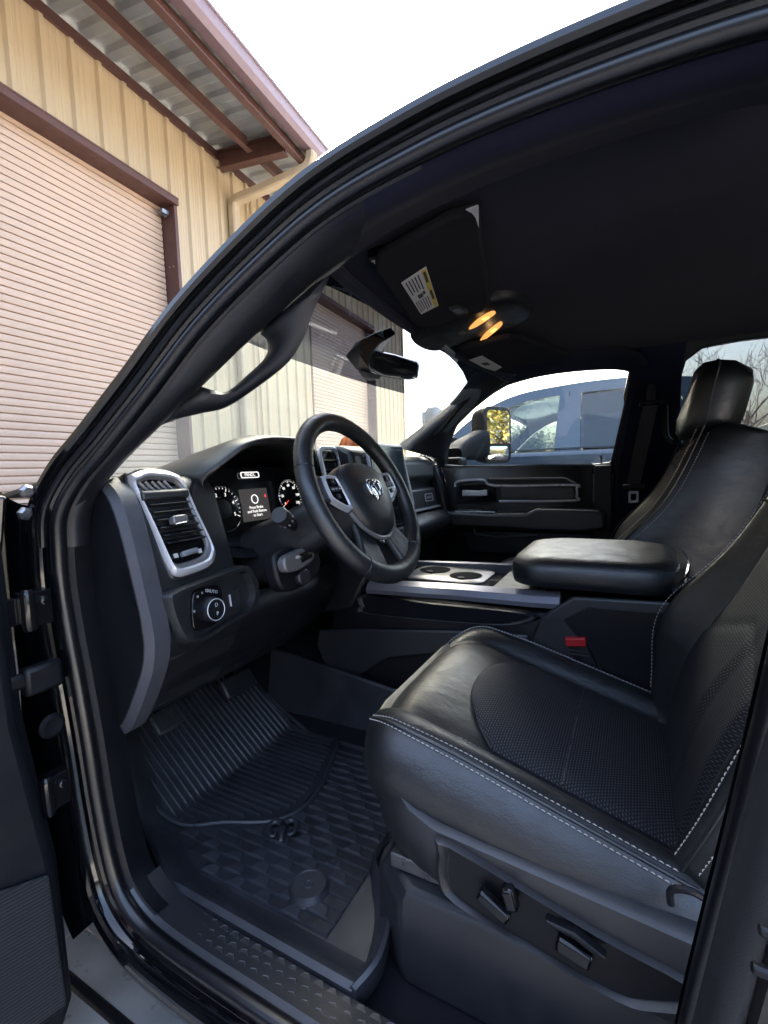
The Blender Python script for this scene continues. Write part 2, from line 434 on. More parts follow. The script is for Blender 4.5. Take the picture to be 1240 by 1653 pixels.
for s in (-.6, 5.83, 12.3):
    mb = MB()
    for zz, hh, ww in ((0, .23, .012), (-.23, .016, .13), (0, .016, .13)):
        q = [B(s - ww / 2, roofz(-1.15) - .02 + zz, -1.15), B(s + ww / 2, roofz(-1.15) - .02 + zz, -1.15), B(s + ww / 2, roofz(-1.15) - .02 + zz - hh, -1.15), B(s - ww / 2, roofz(-1.15) - .02 + zz - hh, -1.15)]
        mb.prism(q, bn * 1.14 + V((0, 0, .0855)))
    bput('eave_beam', mb, 'brown', smooth=0)
# gutter / fascia along the eave edge
gp = [(-1.27, 6.03), (-1.24, 5.98), (-1.36, 5.98), (-1.40, 6.05), (-1.40, 6.12), (-1.385, 6.125), (-1.385, 6.20), (-1.40, 6.205), (-1.40, 6.24), (-1.27, 6.24)]
bput('gutter', MB().prism([B(-4, h, d) for d, h in gp], bw * 17.7), 'fascia', smooth=0)
# downspout with corrugated elbows
sp = spline([B(6.22, 5.97, -1.33), B(6.22, 5.86, -1.31), B(6.20, 5.76, -1.20), B(6.08, 5.60, -.55), B(6.02, 5.52, -.16), B(6.01, 5.42, -.085), B(6.01, 5.2, -.08)], 6) + [B(6.01, .3, -.08)]
mb = MB()
rings = []
for i, p in enumerate(sp):
    a = sp[max(i - 1, 0)]; b = sp[min(i + 1, len(sp) - 1)]; t = (b - a).normalized()
    x = bw; y = t.cross(x).normalized()
    rings.append([p + x * u * .078 + y * v_ * .060 for u, v_ in ((-1, -.7), (-.7, -1), (.7, -1), (1, -.7), (1, .7), (.7, 1), (-.7, 1), (-1, .7))])
dsp = bput('downspout', MB().loft(rings), 'spout', smooth=30)
for i in range(2, 30):
    if 1 <= i <= 13 or 22 <= i <= 29:
        cr = MB()
        a, b = sp[i - 1], sp[i + 1]; t = (b - a).normalized(); x = bw; y = t.cross(x).normalized(); p = sp[i]
        cr.loft([[p + t * e + x * u * .081 + y * v_ * .063 for u, v_ in ((-1, -.7), (-.7, -1), (.7, -1), (1, -.7), (1, .7), (.7, 1), (-.7, 1), (-1, .7))] for e in (-.004, .004)])
        bput('elbow_ridge', cr, 'spout', parent=dsp, smooth=0)

MT['wing'] = surf('slate_sky_blocker', (.075, .09, .115), .6, var=.1, vscale=2)
# unseen wing, added behind the camera to block sky from the driver side
for k in range(16):
    y0 = -9 + k * .915
    mbw = MB()
    yy = [y0 + .305 * j + e for j in range(3) for e in (.06, .11, .13, .175, .195, .245)]
    rl = [0, 0, .032, .032, 0, 0] * 3
    mbw.loft([[V((-6.6 + r_, a, h)) for a, r_ in zip(yy, rl)] for h in (.05, 3.3)], closed=False, cap=False)
    bput('wall_panel', mbw, 'wing', smooth=0)
bput('added_wing_core', MB().prism([(-6.62, -9, 0), (-6.62, 5.4, 0), (-6.62, 5.4, 3.4), (-6.62, -9, 3.4)], (-6, 0, 0)), 'wing', smooth=0)
bput('added_wing_eave', MB().prism([(-5.9, -9.2, 3.42), (-5.9, 5.3, 3.42), (-5.9, 5.3, 3.60), (-5.9, -9.2, 3.60)], (-7, 0, .3)), 'brown', smooth=0)
# ---- trees
MT['bark'] = surf('grey_bark', (.14, .105, .085), .9, var=.3, vscale=14)
def leaf_mat(name, a, b_):
    m, t, b = new_mat(name)
    g = t.nodes.new('ShaderNodeObjectInfo')
    geo = t.nodes.new('ShaderNodeNewGeometry')
    lk(t, ramp(t, geo.outputs['Random Per Island'], [(0, a), (1, b_)]), b.inputs['Base Color'])
    b.inputs['Roughness'].default_value = .6; b.inputs['Subsurface Weight'].default_value = 0
    return m
MT['leaf_yellow'] = leaf_mat('yellow_green_leaves', (.07, .085, .015), (.28, .21, .03))
MT['leaf_green'] = leaf_mat('green_leaves', (.03, .05, .015), (.09, .11, .03))
def branch(mb, p, d, L, r, lev, rng, tips, spread=.6, upb=.12, minr=.006):
    n = 4; pts = [p]; rs = [r]; q = p.copy(); dd = d.copy()
    for i in range(n):
        dd = (dd + V((rng.gauss(0, .16), rng.gauss(0, .16), rng.gauss(0, .10) + upb * .3))).normalized()
        q = q + dd * (L / n); pts.append(q); rs.append(r * (1 - .45 * (i + 1) / n))
    mb.tube(pts, rs, 6 if r > .03 else 4)
    tips.append(q)
    if lev <= 0: return
    for k in range(rng.choice((2, 3, 3))):
        i = rng.choice((2, 3, 4)); base = pts[i]
        nd = (dd + V((rng.gauss(0, spread), rng.gauss(0, spread), rng.gauss(0, spread * .6) + upb))).normalized()
        branch(mb, base, nd, L * rng.uniform(.6, .82), max(rs[i] * .72, minr), lev - 1, rng, tips, spread, upb, minr)
def tree(name, label, loc, H, lev, seed, leaves=None, nleaf=0, spread=.6, crown_r=1.6, size=.12, trunk_h=.35, group=None, trunk_r=None, upb=.12, minr=.006):
    rng = random.Random(seed)
    root = empty(name, loc); tag(root, label, 'tree', group)
    tips = []; tb = MB(); r0 = trunk_r or H * .022
    pts = [V((0, 0, -.05)), V((rng.gauss(0, .05), rng.gauss(0, .05), H * trunk_h * .5)), V((rng.gauss(0, .12), rng.gauss(0, .12), H * trunk_h))]
    tb.tube(pts, [r0 * 1.25, r0, r0 * .85], 8)
    make('trunk', tb, 'bark', root)
    lb = MB()
    for k in range(5):
        a = k * 1.257 + rng.uniform(-.3, .3)
        branch(lb, pts[-1] - V((0, 0, .1)), V((math.cos(a) * .7, math.sin(a) * .7, rng.uniform(.6, 1.1))).normalized(), H * .24, r0 * .6, lev, rng, tips, spread, upb, minr)
    make('branches', lb, 'bark', root)
    if leaves:
        cb = MB(); 
        for k in range(nleaf):
            t = rng.choice(tips); c = t + V((rng.gauss(0, crown_r * .3), rng.gauss(0, crown_r * .3), rng.gauss(0, crown_r * .26)))
            u = V((rng.gauss(0, 1), rng.gauss(0, 1), rng.gauss(0, .6))).normalized(); v_ = u.orthogonal().normalized(); v_ = (v_ + u.cross(v_) * rng.gauss(0, 1)).normalized()
            s = size * rng.uniform(.6, 1.3)
            cb.add([c - u * s, c + v_ * s * .45, c + u * s, c - v_ * s * .45], [(0, 1, 2, 3)])
        me = bpy.data.meshes.new('crown'); me.from_pydata([tuple(p) for p in cb.v], [], cb.f); me.materials.append(MT[leaves])
        o = bpy.data.objects.new('crown', me); COL.objects.link(o); o.parent = root
    return root
def away(az, dist): return V((CAM.x + math.cos(R(az)) * dist, CAM.y + math.sin(R(az)) * dist, 0))
tree('bare_tree', 'leafless dark tree seen through the rear passenger window', away(-10.6, 9.5), 4.2, 4, 3, spread=.75, trunk_h=.34, trunk_r=.08, upb=.30, minr=.0045)
tree('bare_tree', 'slender leafless tree farther off behind the passenger headrest', away(-6.5, 22), 6.5, 3, 8, spread=.6, upb=.35, minr=.008, trunk_r=.10)
# the tree that the passenger mirror shows lies behind the truck on its right
mc = V((1.28, .70, 0)); md_ = V((.30, -.954, 0))
for i, (dd, off, H, sd, lb) in enumerate(((9.5, -.4, 6.5, 21, 'yellow green leafy tree reflected in the passenger mirror'), (14, 4.2, 7, 22, 'yellow green tree standing behind the trucks, farther along'), (13, -5.5, 6.6, 23, 'yellow green tree standing behind the trucks, nearest the yard middle'))):
    pr = V((md_.y, -md_.x, 0))
    tree('leafy_tree', lb, mc + md_ * dd + pr * off, H, 3, sd, 'leaf_yellow', 26000, crown_r=2.2, size=.055, trunk_h=.2, group='leafy trees behind the trucks')
tree('leafy_tree', 'dark green tree seen through the cab windows of the parked blue truck', away(12.6, 17), 3.3, 3, 31, 'leaf_green', 14000, crown_r=1.1, size=.05, trunk_h=.3)
# far wall, sheds and poles
MT['far_wall'] = surf('far_block_wall', (.40, .37, .30), .8, var=.1)
MT['far_shed'] = surf('far_shed_wall', (.16, .15, .14), .8, var=.15)
far = empty('boundary_wall', away(20, 34)); tag(far, 'distant pale block wall beyond the building corner', 'wall')
for a0 in range(-30, 27, 3):
    a, b = away(a0, 36), away(a0 + 3, 36)
    q = [a, b, b + V((0, 0, 2.4)), a + V((0, 0, 2.4))]; n_ = (b - a).cross(V((0, 0, 1))).normalized() * .25
    ob = make('wall_section', MB().prism(q, n_), 'far_wall', None, smooth=0); ob.parent = far; ob.matrix_parent_inverse = Matrix.Translation(-far.location)
sh = empty('shed', away(-12.5, 26)); tag(sh, 'low dark shed far behind the leafless tree', 'shed')
make('wall', MB().box((0, 0, 1.1), (4, 5, 2.2)), 'far_shed', sh, smooth=0)
make('roof', MB().prism([(-2.3, -2.8, 2.2), (-2.3, 2.8, 2.2), (-2.3, 0, 3.1)], (4.6, 0, 0)), 'far_wall', sh, smooth=0)
po = empty('utility_pole', away(-7.8, 30)); tag(po, 'thin utility pole with crossarm beyond the rear passenger window', 'pole')
make('post', MB().tube([(0, 0, 0), (0, 0, 5.2)], [.09, .06], 8), 'bark', po)
make('crossarm', MB().box((0, 0, 4.9), (.1, 1.5, .1)), 'bark', po)

# ================================================================== the blue-grey truck parked alongside
MT['blue_paint'] = surf('slate_blue_paint', (.080, .098, .125), .26, coat=.6, var=0, metal=.1, rvar=.0)
MT['nb_glass'] = glass('blue_truck_glass', (.70, .76, .77), refl=1.3)
MT['nb_privacy'] = glass('blue_truck_privacy_glass', (.12, .14, .16), refl=2.2)
nb = empty('parked_pickup', (2.95, .3, 0)); tag(nb, 'slate blue pickup truck parked alongside the passenger door', 'pickup truck')
NX, NXC = 1.95, 2.95          # near side and centreline
def nput(name, mb, mat, parent=nb, **k):
    o = make(name, mb, mat, None, **k); o.parent = parent
    if parent is nb: o.matrix_parent_inverse = Matrix.Translation(-nb.location)
    return o
def nx(z):     # tumblehome of the near side
    return NX + (0 if z < 1.5 else (z - 1.5) * .36)
def mir(p): return V((2 * NXC - p[0], p[1], p[2]))
# side body under the windows, with wheel arches
side = [(3.05, .60), (3.0, 1.30), (2.6, 1.40), (1.35, 1.50), (1.25, 1.54), (-.33, 1.535), (-.40, 1.50), (-3.1, 1.50), (-3.15, .70)]
bottom = [(-2.7, .62)]
def arch(cy, r, n=10): return [(cy - r * math.cos(math.pi * k / n), .62 + r * math.sin(math.pi * k / n)) for k in range(n + 1)]
low = arch(-2.1, .48) + [(-1.2, .55), (1.3, .55)] + arch(2.05, .48) + [(2.7, .62)]
prof = side + bottom + low
for sgn in (0, 1):
    q = [V((NX, y, z)) for y, z in prof]
    if sgn: q = [mir(p) for p in q]
    nput('body_side', MB().prism(q, (.12 if not sgn else -.12, 0, 0)), 'blue_paint', smooth=30, bevel=.03, seg=3)
nput('bonnet', MB().loft([[V((x, y, z - .10 * abs(x - NXC) ** 2)) for x in np.linspace(NX + .03, 2 * NXC - NX - .03, 9)] for y, z in ((1.3, 1.50), (1.8, 1.47), (2.5, 1.42), (3.0, 1.32), (3.08, 1.1), (3.08, .7))], closed=False, cap=False), 'blue_paint', smooth=50)
nput('bumper', MB().box((NXC, 3.15, .68), (1.96, .22, .26)), 'chrome', bevel=.04)
nput('grille', MB().box((NXC, 3.09, 1.08), (1.1, .06, .40)), 'gloss_plastic', bevel=.02)
for s in (-1, 1):
    nput('headlight', MB().box((NXC + s * .78, 3.07, 1.1), (.36, .08, .22)), 'plastic_clear', bevel=.02)
nput('cargo_bed', MB().box((NXC, -1.75, .95), (1.72, 2.65, .5)), 'plastic', smooth=0)
nput('tailgate', MB().box((NXC, -3.1, 1.1), (1.7, .08, .75)), 'blue_paint', bevel=.02)
# roof and greenhouse
rl = [(.95, 1.865), (.72, 1.94), (.45, 1.975), (.15, 1.985), (-.10, 1.975), (-.32, 1.94)]
nput('roof', MB().loft([[V((nx(z) + .0 + f * (2 * (NXC - nx(z))), y, z + .05 * (1 - (2 * f - 1) ** 2) ** .7)) for f in np.linspace(0, 1, 13)] for y, z in [(1.0, 1.845)] + rl], closed=False, cap=False), 'blue_paint', smooth=50, solid=.03)
def nbar(name, pts, w_, mat='blue_paint'):
    for s in (0, 1):
        P_ = [V((nx(z) + .02, y, z)) for y, z in pts]
        if s: P_ = [mir(p) for p in P_]
        mb = MB()
        for a, b in zip(P_, P_[1:]): mb.bar(a, b, .05, w_, up=(1, 0, 0)) if 0 else mb.tube([a, b], w_ / 2, 8, squash=(.5, 1), up=(1, 0, 0))
        nput(name, mb, mat)
def nquad(name, pts, mat, off=0, th=.03, both=True, parent=nb, **k):
    for s in ((0, 1) if both else (0,)):
        q = [V((nx(z) + off, y, z)) for y, z in pts]; d = V((th, 0, 0))
        if s: q = [mir(p) for p in q]; d = -d
        nput(name, MB().prism(q, d), mat, parent, smooth=25, **k)
# front pillar, roof rail, door posts
ap = spline([V((0, y, z)) for y, z in ((1.32, 1.54), (1.12, 1.74), (.93, 1.87), (.72, 1.945), (.45, 1.975), (.2, 1.985), (-.05, 1.975), (-.27, 1.935), (-.34, 1.82), (-.38, 1.54))], 5)
ai = spline([V((0, y, z)) for y, z in ((1.20, 1.54), (1.03, 1.70), (.86, 1.82), (.68, 1.885), (.44, 1.908), (.2, 1.915), (-.05, 1.905), (-.20, 1.875), (-.25, 1.80), (-.28, 1.54))], 5)
for s in (0, 1):
    k_ = lambda p, o_: (V((nx(p.z) + o_, p.y, p.z)) if not s else mir(V((nx(p.z) + o_, p.y, p.z))))
    mb = MB().loft([[k_(a, 0), k_(b, 0.005), k_(b, .06), k_(a, .06)] for a, b in zip(ap, ai)])
    nput('roof_rail', mb, 'blue_paint', smooth=35)
nquad('door_post', [(.475, 1.53), (.315, 1.53), (.325, 1.93), (.455, 1.93)], 'blue_paint', .004, .04)
nquad('window_shadow_line', [(.402, .70), (.396, .70), (.390, 1.93), (.396, 1.93)], 'gloss_plastic', -.004, .006)
nquad('window_shadow_line', [(1.30, 1.545), (-.33, 1.545), (-.33, 1.555), (1.30, 1.555)], 'gloss_plastic', -.003, .006)
nquad('front_window', [(1.19, 1.55), (.475, 1.55), (.462, 1.90), (.60, 1.90), (.86, 1.825), (1.03, 1.70)], 'nb_glass', .02, .004)
nquad('rear_window', [(.315, 1.55), (-.28, 1.55), (-.25, 1.80), (-.20, 1.87), (-.05, 1.90), (.32, 1.905)], 'nb_privacy', .02, .004)
g = MB().loft([[V((nx(z) + .03 + f * 2 * (NXC - nx(z) - .03), y + .12 * (1 - (2 * f - 1) ** 2), z)) for f in np.linspace(0, 1, 9)] for y, z in ((1.30, 1.53), (1.10, 1.72), (.94, 1.85))], closed=False, cap=False)
nput('windscreen', g, 'nb_glass', smooth=60)
nput('cab_back', MB().box((NXC, -.36, 1.70), (1.55, .05, .34)), 'nb_privacy', smooth=0)
nput('cab_interior', MB().box((NXC, .42, 1.05), (1.7, 1.5, .8)), 'plastic', smooth=0)
for s in (-1, 1):
    nput('seat_back', MB().box((NXC + s * .42, -.02, 1.55), (.46, .14, .40)), 'leather', bevel=.05)
    nput('seat_headrest', MB().box((NXC + s * .42, -.08, 1.80), (.24, .10, .14)), 'leather', bevel=.04)
nput('dashboard', MB().box((NXC, .95, 1.45), (1.6, .4, .14)), 'plastic', bevel=.04)
for y in (.32, -.18):
    hd = nput('door_handle', MB().box((NX - .012, y, 1.36), (.04, .22, .05)), 'blue_paint', bevel=.012)
for cy in (2.05, -2.1):
    for s in (0, 1):
        c = V((NX + .14, cy, .42)); ax = V((-1, 0, 0))
        if s: c = mir(c); ax = -ax
        wo = nput('wheel', MB().revolve(c, ax, [(.42, -.1), (.43, -.02), (.42, .10), (.37, .13), (.28, .12)], 28), 'rubber')
        nput('rim', MB().revolve(c + ax * .001, ax, [(.275, .10), (.26, .12), (.22, .09), (.06, .10), (.05, .125)], 20), 'chrome', wo)
# the parked truck's towing mirror (driver side, near us)
mo = nput('tow_mirror', MB().box((NX - .30, 1.16, 1.70), (.20, .10, .30)), 'blue_paint', bevel=.035, seg=3)
nput('mirror_arm', MB().box((NX - .10, 1.16, 1.62), (.24, .07, .10)), 'plastic', mo, bevel=.02)
nput('mirror_cap_lamp', MB().box((NX - .30, 1.222, 1.77), (.16, .03, .10)), 'plastic_clear', mo, bevel=.01)
tree_done = True

# ================================================================== the truck we look into
T = empty('pickup_truck', (0, 0, 0)); tag(T, 'black pickup truck with its driver door open and black leather cab', 'pickup truck')
def tx(z, x0=-.86): return x0 + max(0, z - 1.40) * .28
YZ = [(-.165, 1.775), (-.14, 1.80), (-.08, 1.813), (.02, 1.82), (.132, 1.82), (.231, 1.811), (.346, 1.787), (.441, 1.742), (.557, 1.664), (.65, 1.573), (.735, 1.494), (.79, 1.446), (.822, 1.395), (.835, 1.34), (.838, 1.27), (.828, 1.19),
      (.813, 1.10), (.799, 1.0), (.788, .905), (.770, .81), (.745, .757), (.69, .727), (.596, .718), (.45, .718), (.2, .718), (.06, .720), (.005, .75), (-.025, .82), (-.042, .97), (-.058, 1.08), (-.078, 1.21), (-.095, 1.33), (-.125, 1.5), (-.158, 1.70)]
NS = 6
LOOP = spline([V((tx(z), y, z)) for y, z in YZ], NS, closed=True)
CEN = V((0, .36, 1.25))
NORM = []
for i in range(len(LOOP)):
    t = LOOP[(i + 1) % len(LOOP)] - LOOP[i - 1]; t.x = 0; t.normalize(); n_ = V((0, -t.z, t.y))
    if n_.dot(LOOP[i] - CEN) < 0: n_ = -n_
    NORM.append(n_)
def sweep(prof, i0=0, i1=None, mirror=False, closed=None, prof_closed=False, fn=None):
    """carry a section (outward, inboard) along the door opening, from knot i0 to knot i1"""
    N = len(LOOP); a = i0 * NS; b = N if i1 is None else i1 * NS
    idx = range(a, b + (0 if i1 is None else 1))
    rings = []
    for k, i in enumerate(idx):
        j = i % N; pr = prof if fn is None else fn(k / max(1, len(idx) - 1))
        r = [LOOP[j] + NORM[j] * p[0] + V((p[1], 0, 0)) for p in pr]
        if mirror: r = [V((-p.x, p.y + .17, p.z)) for p in r]
        rings.append(r)
    if i1 is None: rings.append(rings[0])
    return MB().loft(rings, closed=prof_closed, cap=i1 is not None and prof_closed)
circ = lambda c, rx, ry, n=10: [(c[0] + rx * math.cos(2 * math.pi * k / n), c[1] + ry * math.sin(2 * math.pi * k / n)) for k in range(n)]
body = make('body', sweep([(.006, .004), (.009, -.012), (.015, -.018), (.024, -.020), (.026, -.026), (.0265, -.033), (.031, -.037), (.038, -.037), (.042, -.033)]), 'paint', T, smooth=30)
body['label'] = 'glossy black painted door opening'
# outer skin round the opening: roof panel, front pillar and wing, rocker, rear quarter
def skin(i0, i1, wide, name='body_skin'):
    return make(name, sweep([(.042, -.033), (.050, -.022), (.060, .0), (.066, .05)], i0, i1), 'paint', T, smooth=40)
skin(0, 12, .16, 'roof_side')
make('wing', sweep([(.042, -.033), (.050, -.040), (.07, -.045), (.12, -.045)], 12, 20), 'paint', T, smooth=40)
make('rocker_panel', sweep([(.042, -.033), (.050, -.036), (.070, -.030), (.085, .0), (.09, .05)], 20, 27), 'paint', T, smooth=40)
make('rear_pillar_skin', sweep([(.042, -.033), (.05, -.03), (.06, -.01)], 27, 34), 'paint', T, smooth=40)
# rubber seals
make('door_seal', sweep(circ((.006, -.004), .0115, .0125, 12), prof_closed=True), 'rubber', T)
make('door_seal', sweep(circ((.021, -.021), .0045, .0045, 8), 0, 13, prof_closed=True), 'rubber', T)
# mirrored shell for the passenger side
make('body_frame', sweep([(.004, .004), (.012, -.04), (.06, -.08)], mirror=True), 'paint', T, smooth=40)
# window surround, passenger side: everything between door opening and glass is door frame + pillar trim
# roof: outer panel
rfy = [(.62, 1.845), (.50, 1.885), (.30, 1.92), (0, 1.94), (-.5, 1.95), (-1.2, 1.93), (-1.75, 1.86)]
def rx(z): return .66
make('roof', MB().loft([[V((f * (.71 if y < .4 else .71 - (y - .4) * .22), y, z + .035 * (1 - f * f) - .06 * f ** 8)) for f in np.linspace(-1, 1, 17)] for y, z in rfy], closed=False, cap=False), 'paint', T, smooth=50)
# ---- headliner
def hl(u, v_):
    x = -1 + 2 * u; y = .52 - v_ * 2.2
    z = 1.874 - .022 * abs(x) ** 3
    if y > .25: z -= (y - .25) ** 2 * .65
    return V((x * .66, y, z))
HL = make('headliner', MB().grid(hl, 28, 24), 'headliner', T, smooth=60)
# side rail trims along the roof (driver and passenger)
for mm in (False, True):
    make('roof_rail_trim', sweep([(.002, .004), (-.012, .012), (-.016, .030), (-.008, .055), (.012, .085), (.026, .115), (.036, .16)], 0, 7, mirror=mm), 'headliner', T, smooth=50)
# ---- front pillar trim on both sides
ROOFC, BASEC = V((-.60, .485, 1.785)), V((-.70, 1.02, 1.455))
def pillar_fn(t):
    # section widens towards the foot
    w_ = .055 + .035 * t
    return [(.002, .004), (-.010, .010), (-.014, .022), (-.006, .042), (.020, .060 + .01 * t), (.05 + w_ * .4, .075 + .015 * t)]
make('front_pillar_trim', sweep([(.004, .002), (-.008, .010), (-.010, .022), (-.002, .040), (.012, .055)], 5, 13), 'trim', T, smooth=50)
# ---- windscreen
WS_T = [V((-.655, .455, 1.80)), V((-.50, .50, 1.815)), V((-.22, .535, 1.825)), V((0, .545, 1.828)), V((.22, .535, 1.825)), V((.50, .50, 1.815)), V((.655, .455, 1.80))]
WS_B = [V((-.80, .98, 1.42)), V((-.60, 1.10, 1.425)), V((-.27, 1.17, 1.43)), V((0, 1.19, 1.43)), V((.27, 1.17, 1.43)), V((.60, 1.10, 1.425)), V((.80, .98, 1.42))]
wt, wb = spline(WS_T, 4), spline(WS_B, 4)
def wsp(u, v_):
    k = u * (len(wt) - 1); i = min(int(k), len(wt) - 2); f = k - i
    a = wt[i].lerp(wt[i + 1], f); b = wb[i].lerp(wb[i + 1], f)
    p = a.lerp(b, v_); c = 4 * v_ * (1 - v_); return p + V((0, .55, .83)).normalized() * .018 * c
BANDV = .30
make('windscreen', MB().grid(lambda u, v_: wsp(u, BANDV + (1 - BANDV) * v_), 24, 10), 'windscreen', T, smooth=60)
make('windscreen_shade_band', MB().grid(lambda u, v_: wsp(u, BANDV * v_), 24, 6), 'windscreen_band', T, smooth=60, label='blue tinted band across the windscreen top')
# ---- bonnet, cowl, nose (outside)
make('bonnet', MB().loft([[V((x, y, z - .06 * (x / .9) ** 4)) for x in np.linspace(-.93, .93, 11)] for y, z in ((1.16, 1.395), (1.5, 1.40), (2.2, 1.36), (2.75, 1.28), (2.85, 1.05), (2.85, .6))], closed=False, cap=False), 'paint', T, smooth=40)
make('cowl', MB().box((0, 1.16, 1.385), (1.62, .16, .03)), 'plastic', T, bevel=.01)
for s, xx in ((1, -.45), (1, .25)):
    make('wiper', MB().tube([(xx - .3, 1.13, 1.44), (xx, 1.16, 1.452), (xx + .3, 1.17, 1.445)], .008, 6), 'plastic', T)
for s in (-1, 1):
    make('front_wing_side', MB().prism([(s * .93, y, z) for y, z in ((.98, .72), (.98, 1.36), (1.5, 1.375), (2.2, 1.33), (2.78, 1.25), (2.84, 1.0), (2.84, .62), (2.5, .62), (2.42, .88), (2.1, 1.02), (1.75, .95), (1.58, .62), (1.3, .62))], (-s * .05, 0, 0)), 'paint', T, smooth=30, bevel=.012)
    for cy in (2.08, -2.1):
        wo = make('wheel', MB().revolve((s * .80, cy, .42), (s, 0, 0), [(.42, -.12), (.43, -.02), (.42, .09), (.37, .12), (.28, .11)], 28), 'rubber', T)
        make('rim', MB().revolve((s * .801, cy, .42), (s, 0, 0), [(.275, .09), (.26, .11), (.22, .08), (.06, .09), (.05, .115)], 20), 'chrome', wo)
make('front_bumper', MB().box((0, 2.95, .68), (1.9, .2, .26)), 'chrome', T, bevel=.04)
make('cargo_bed', MB().box((0, -2.75, .98), (1.86, 1.9, .78)), 'paint', T, bevel=.03)
# ---- rear cab: back wall, rear sides with windows, rear bench
make('cab_back_wall', MB().box((0, -1.72, 1.10), (1.66, .06, .74)), 'carpet', T, smooth=0)
make('rear_window', MB().box((0, -1.70, 1.66), (1.25, .006, .34)), 'privacy', T, smooth=0)
for s in (-1, 1):
    make('rear_corner_trim', MB().prism([(s * .83, -1.75, 1.40), (s * .83, -1.45, 1.40), (s * .72, -1.42, 1.86), (s * .72, -1.75, 1.86)], (-s * .05, 0, 0)), 'trim', T, bevel=.01)
make('rear_bench', MB().box((0, -1.25, 1.02), (1.45, .50, .20)), 'leather', T, bevel=.05, seg=3)
make('rear_bench_back', MB().box((0, -1.52, 1.32), (1.45, .16, .58), Matrix.Rotation(R(12), 3, 'X')), 'leather', T, bevel=.05, seg=3)
# ---- floor, tunnel
fl = MB().box((0, -.35, .655), (1.62, 2.7, .03))
make('cab_floor', fl, 'carpet', T, smooth=0)
make('toe_board', MB().prism([(-.80, .92, .665), (-.80, 1.24, .96), (-.80, 1.28, .96), (-.80, .96, .65)], (1.6, 0, 0)), 'carpet', T, smooth=0)
make('firewall', MB().box((0, 1.27, 1.15), (1.62, .03, .5)), 'carpet', T, smooth=0)
def tun(y, h): return [V((x, y, z)) for x, z in ((-.25, .66), (-.20, .66 + h * .6), (-.13, .66 + h), (.13, .66 + h), (.20, .66 + h * .6), (.25, .66))]
make('tunnel', MB().loft([tun(-1.6, .10), tun(.3, .14), tun(.9, .22), tun(1.26, .32)]), 'carpet', T, smooth=50)
for s in (-1, 1):
    make('kick_panel', MB().prism([(s * .80, y, z) for y, z in ((.82, .66), (1.28, .66), (1.28, 1.2), (.87, 1.2), (.86, 1.0), (.84, .86))], (-s * .02, 0, 0)), 'plastic', T, bevel=.006)
# ---- driver sill
sp_ = [(.0, .006), (-.005, .014), (-.003, .022), (.002, .050), (.006, .066), (.030, .078)]
SP = make('sill_plate', sweep(sp_, 20, 26), 'plastic_grey', T, smooth=45, label='black step plate with raised hexagons')
hx = MB()
for i in range(34):
    for j in range(3):
        y = .70 - i * .0235 + (.01175 if j % 2 else 0); x = -.838 + j * .0165
        if y < -.02: continue
        z = .7206 - (x + .838) * .17
        hx.revolve((x, y, z - .001), (0, 0, 1), [(.0102, 0), (.0096, .0007), (.0088, .0008), (.0080, .0003), (.0005, .0003)], 6)
make('tread_hexagons', hx, 'plastic_grey', SP, smooth=25)
# hinge pillar inner trim between seal and dash end
make('hinge_pillar_trim', sweep([(.004, .004), (-.006, .014), (-.002, .034), (.010, .060)], 11, 21), 'plastic', T, smooth=50)
# rear pillar (driver side): grey trim strip beside the seat back
make('centre_pillar_trim', sweep([(-.004, .012), (.004, .030), (.02, .045), (.045, .05), (.06, .03)], 26, 34), 'plastic', T, smooth=50)
bp = MB().loft([[V((tx(z) + dx, y + dy, z)) for dx, dy in ((.004, -.008), (-.006, -.011), (-.026, -.014), (-.040, -.020), (-.046, -.028), (-.030, -.040), (.05, -.03))] for y, z in ((.005, .62), (-.010, .80), (-.030, .97), (-.066, 1.21), (-.100, 1.42), (-.13, 1.6), (-.16, 1.78))])
make('centre_pillar_cover', bp, 'plastic_grey', T, smooth=45, label='charcoal pillar cover strip beside the driver seat')
# hinges of the rear door seen past that pillar
for (px, py, s_) in ((1222, 1500, 0), (1210, 1560, 0)):
    p = at(px, py, x=-.935)
    hb = MB().box(p + V((0, -.030, 0)), (.012, .03, .030)); hb.tube([p + V((-.004, .0, .004)), p + V((0, -.04, 0))], .004, 8)
    make('rear_door_hinge', hb, 'plastic', T, bevel=.004)
make('rear_sill_step', MB().box((-.97, -.6, .52), (.16, .9, .04)), 'steel', T, bevel=.01)
# ---- running board, rocker trim
rb = MB().box((-.90, .0, .475), (.24, 2.1, .045))
RBD = make('running_board', rb, 'step', T, bevel=.012, label='grey running board with black edge strips')
make('edge_strip', MB().box((-.865, .0, .487), (.022, 2.06, .028)), 'plastic', RBD, bevel=.006)
for y in (-1.1, .1):
    make('bracket', MB().bar((-.95, y, .44), (-.7, y, .56), .06, .03), 'plastic', RBD)

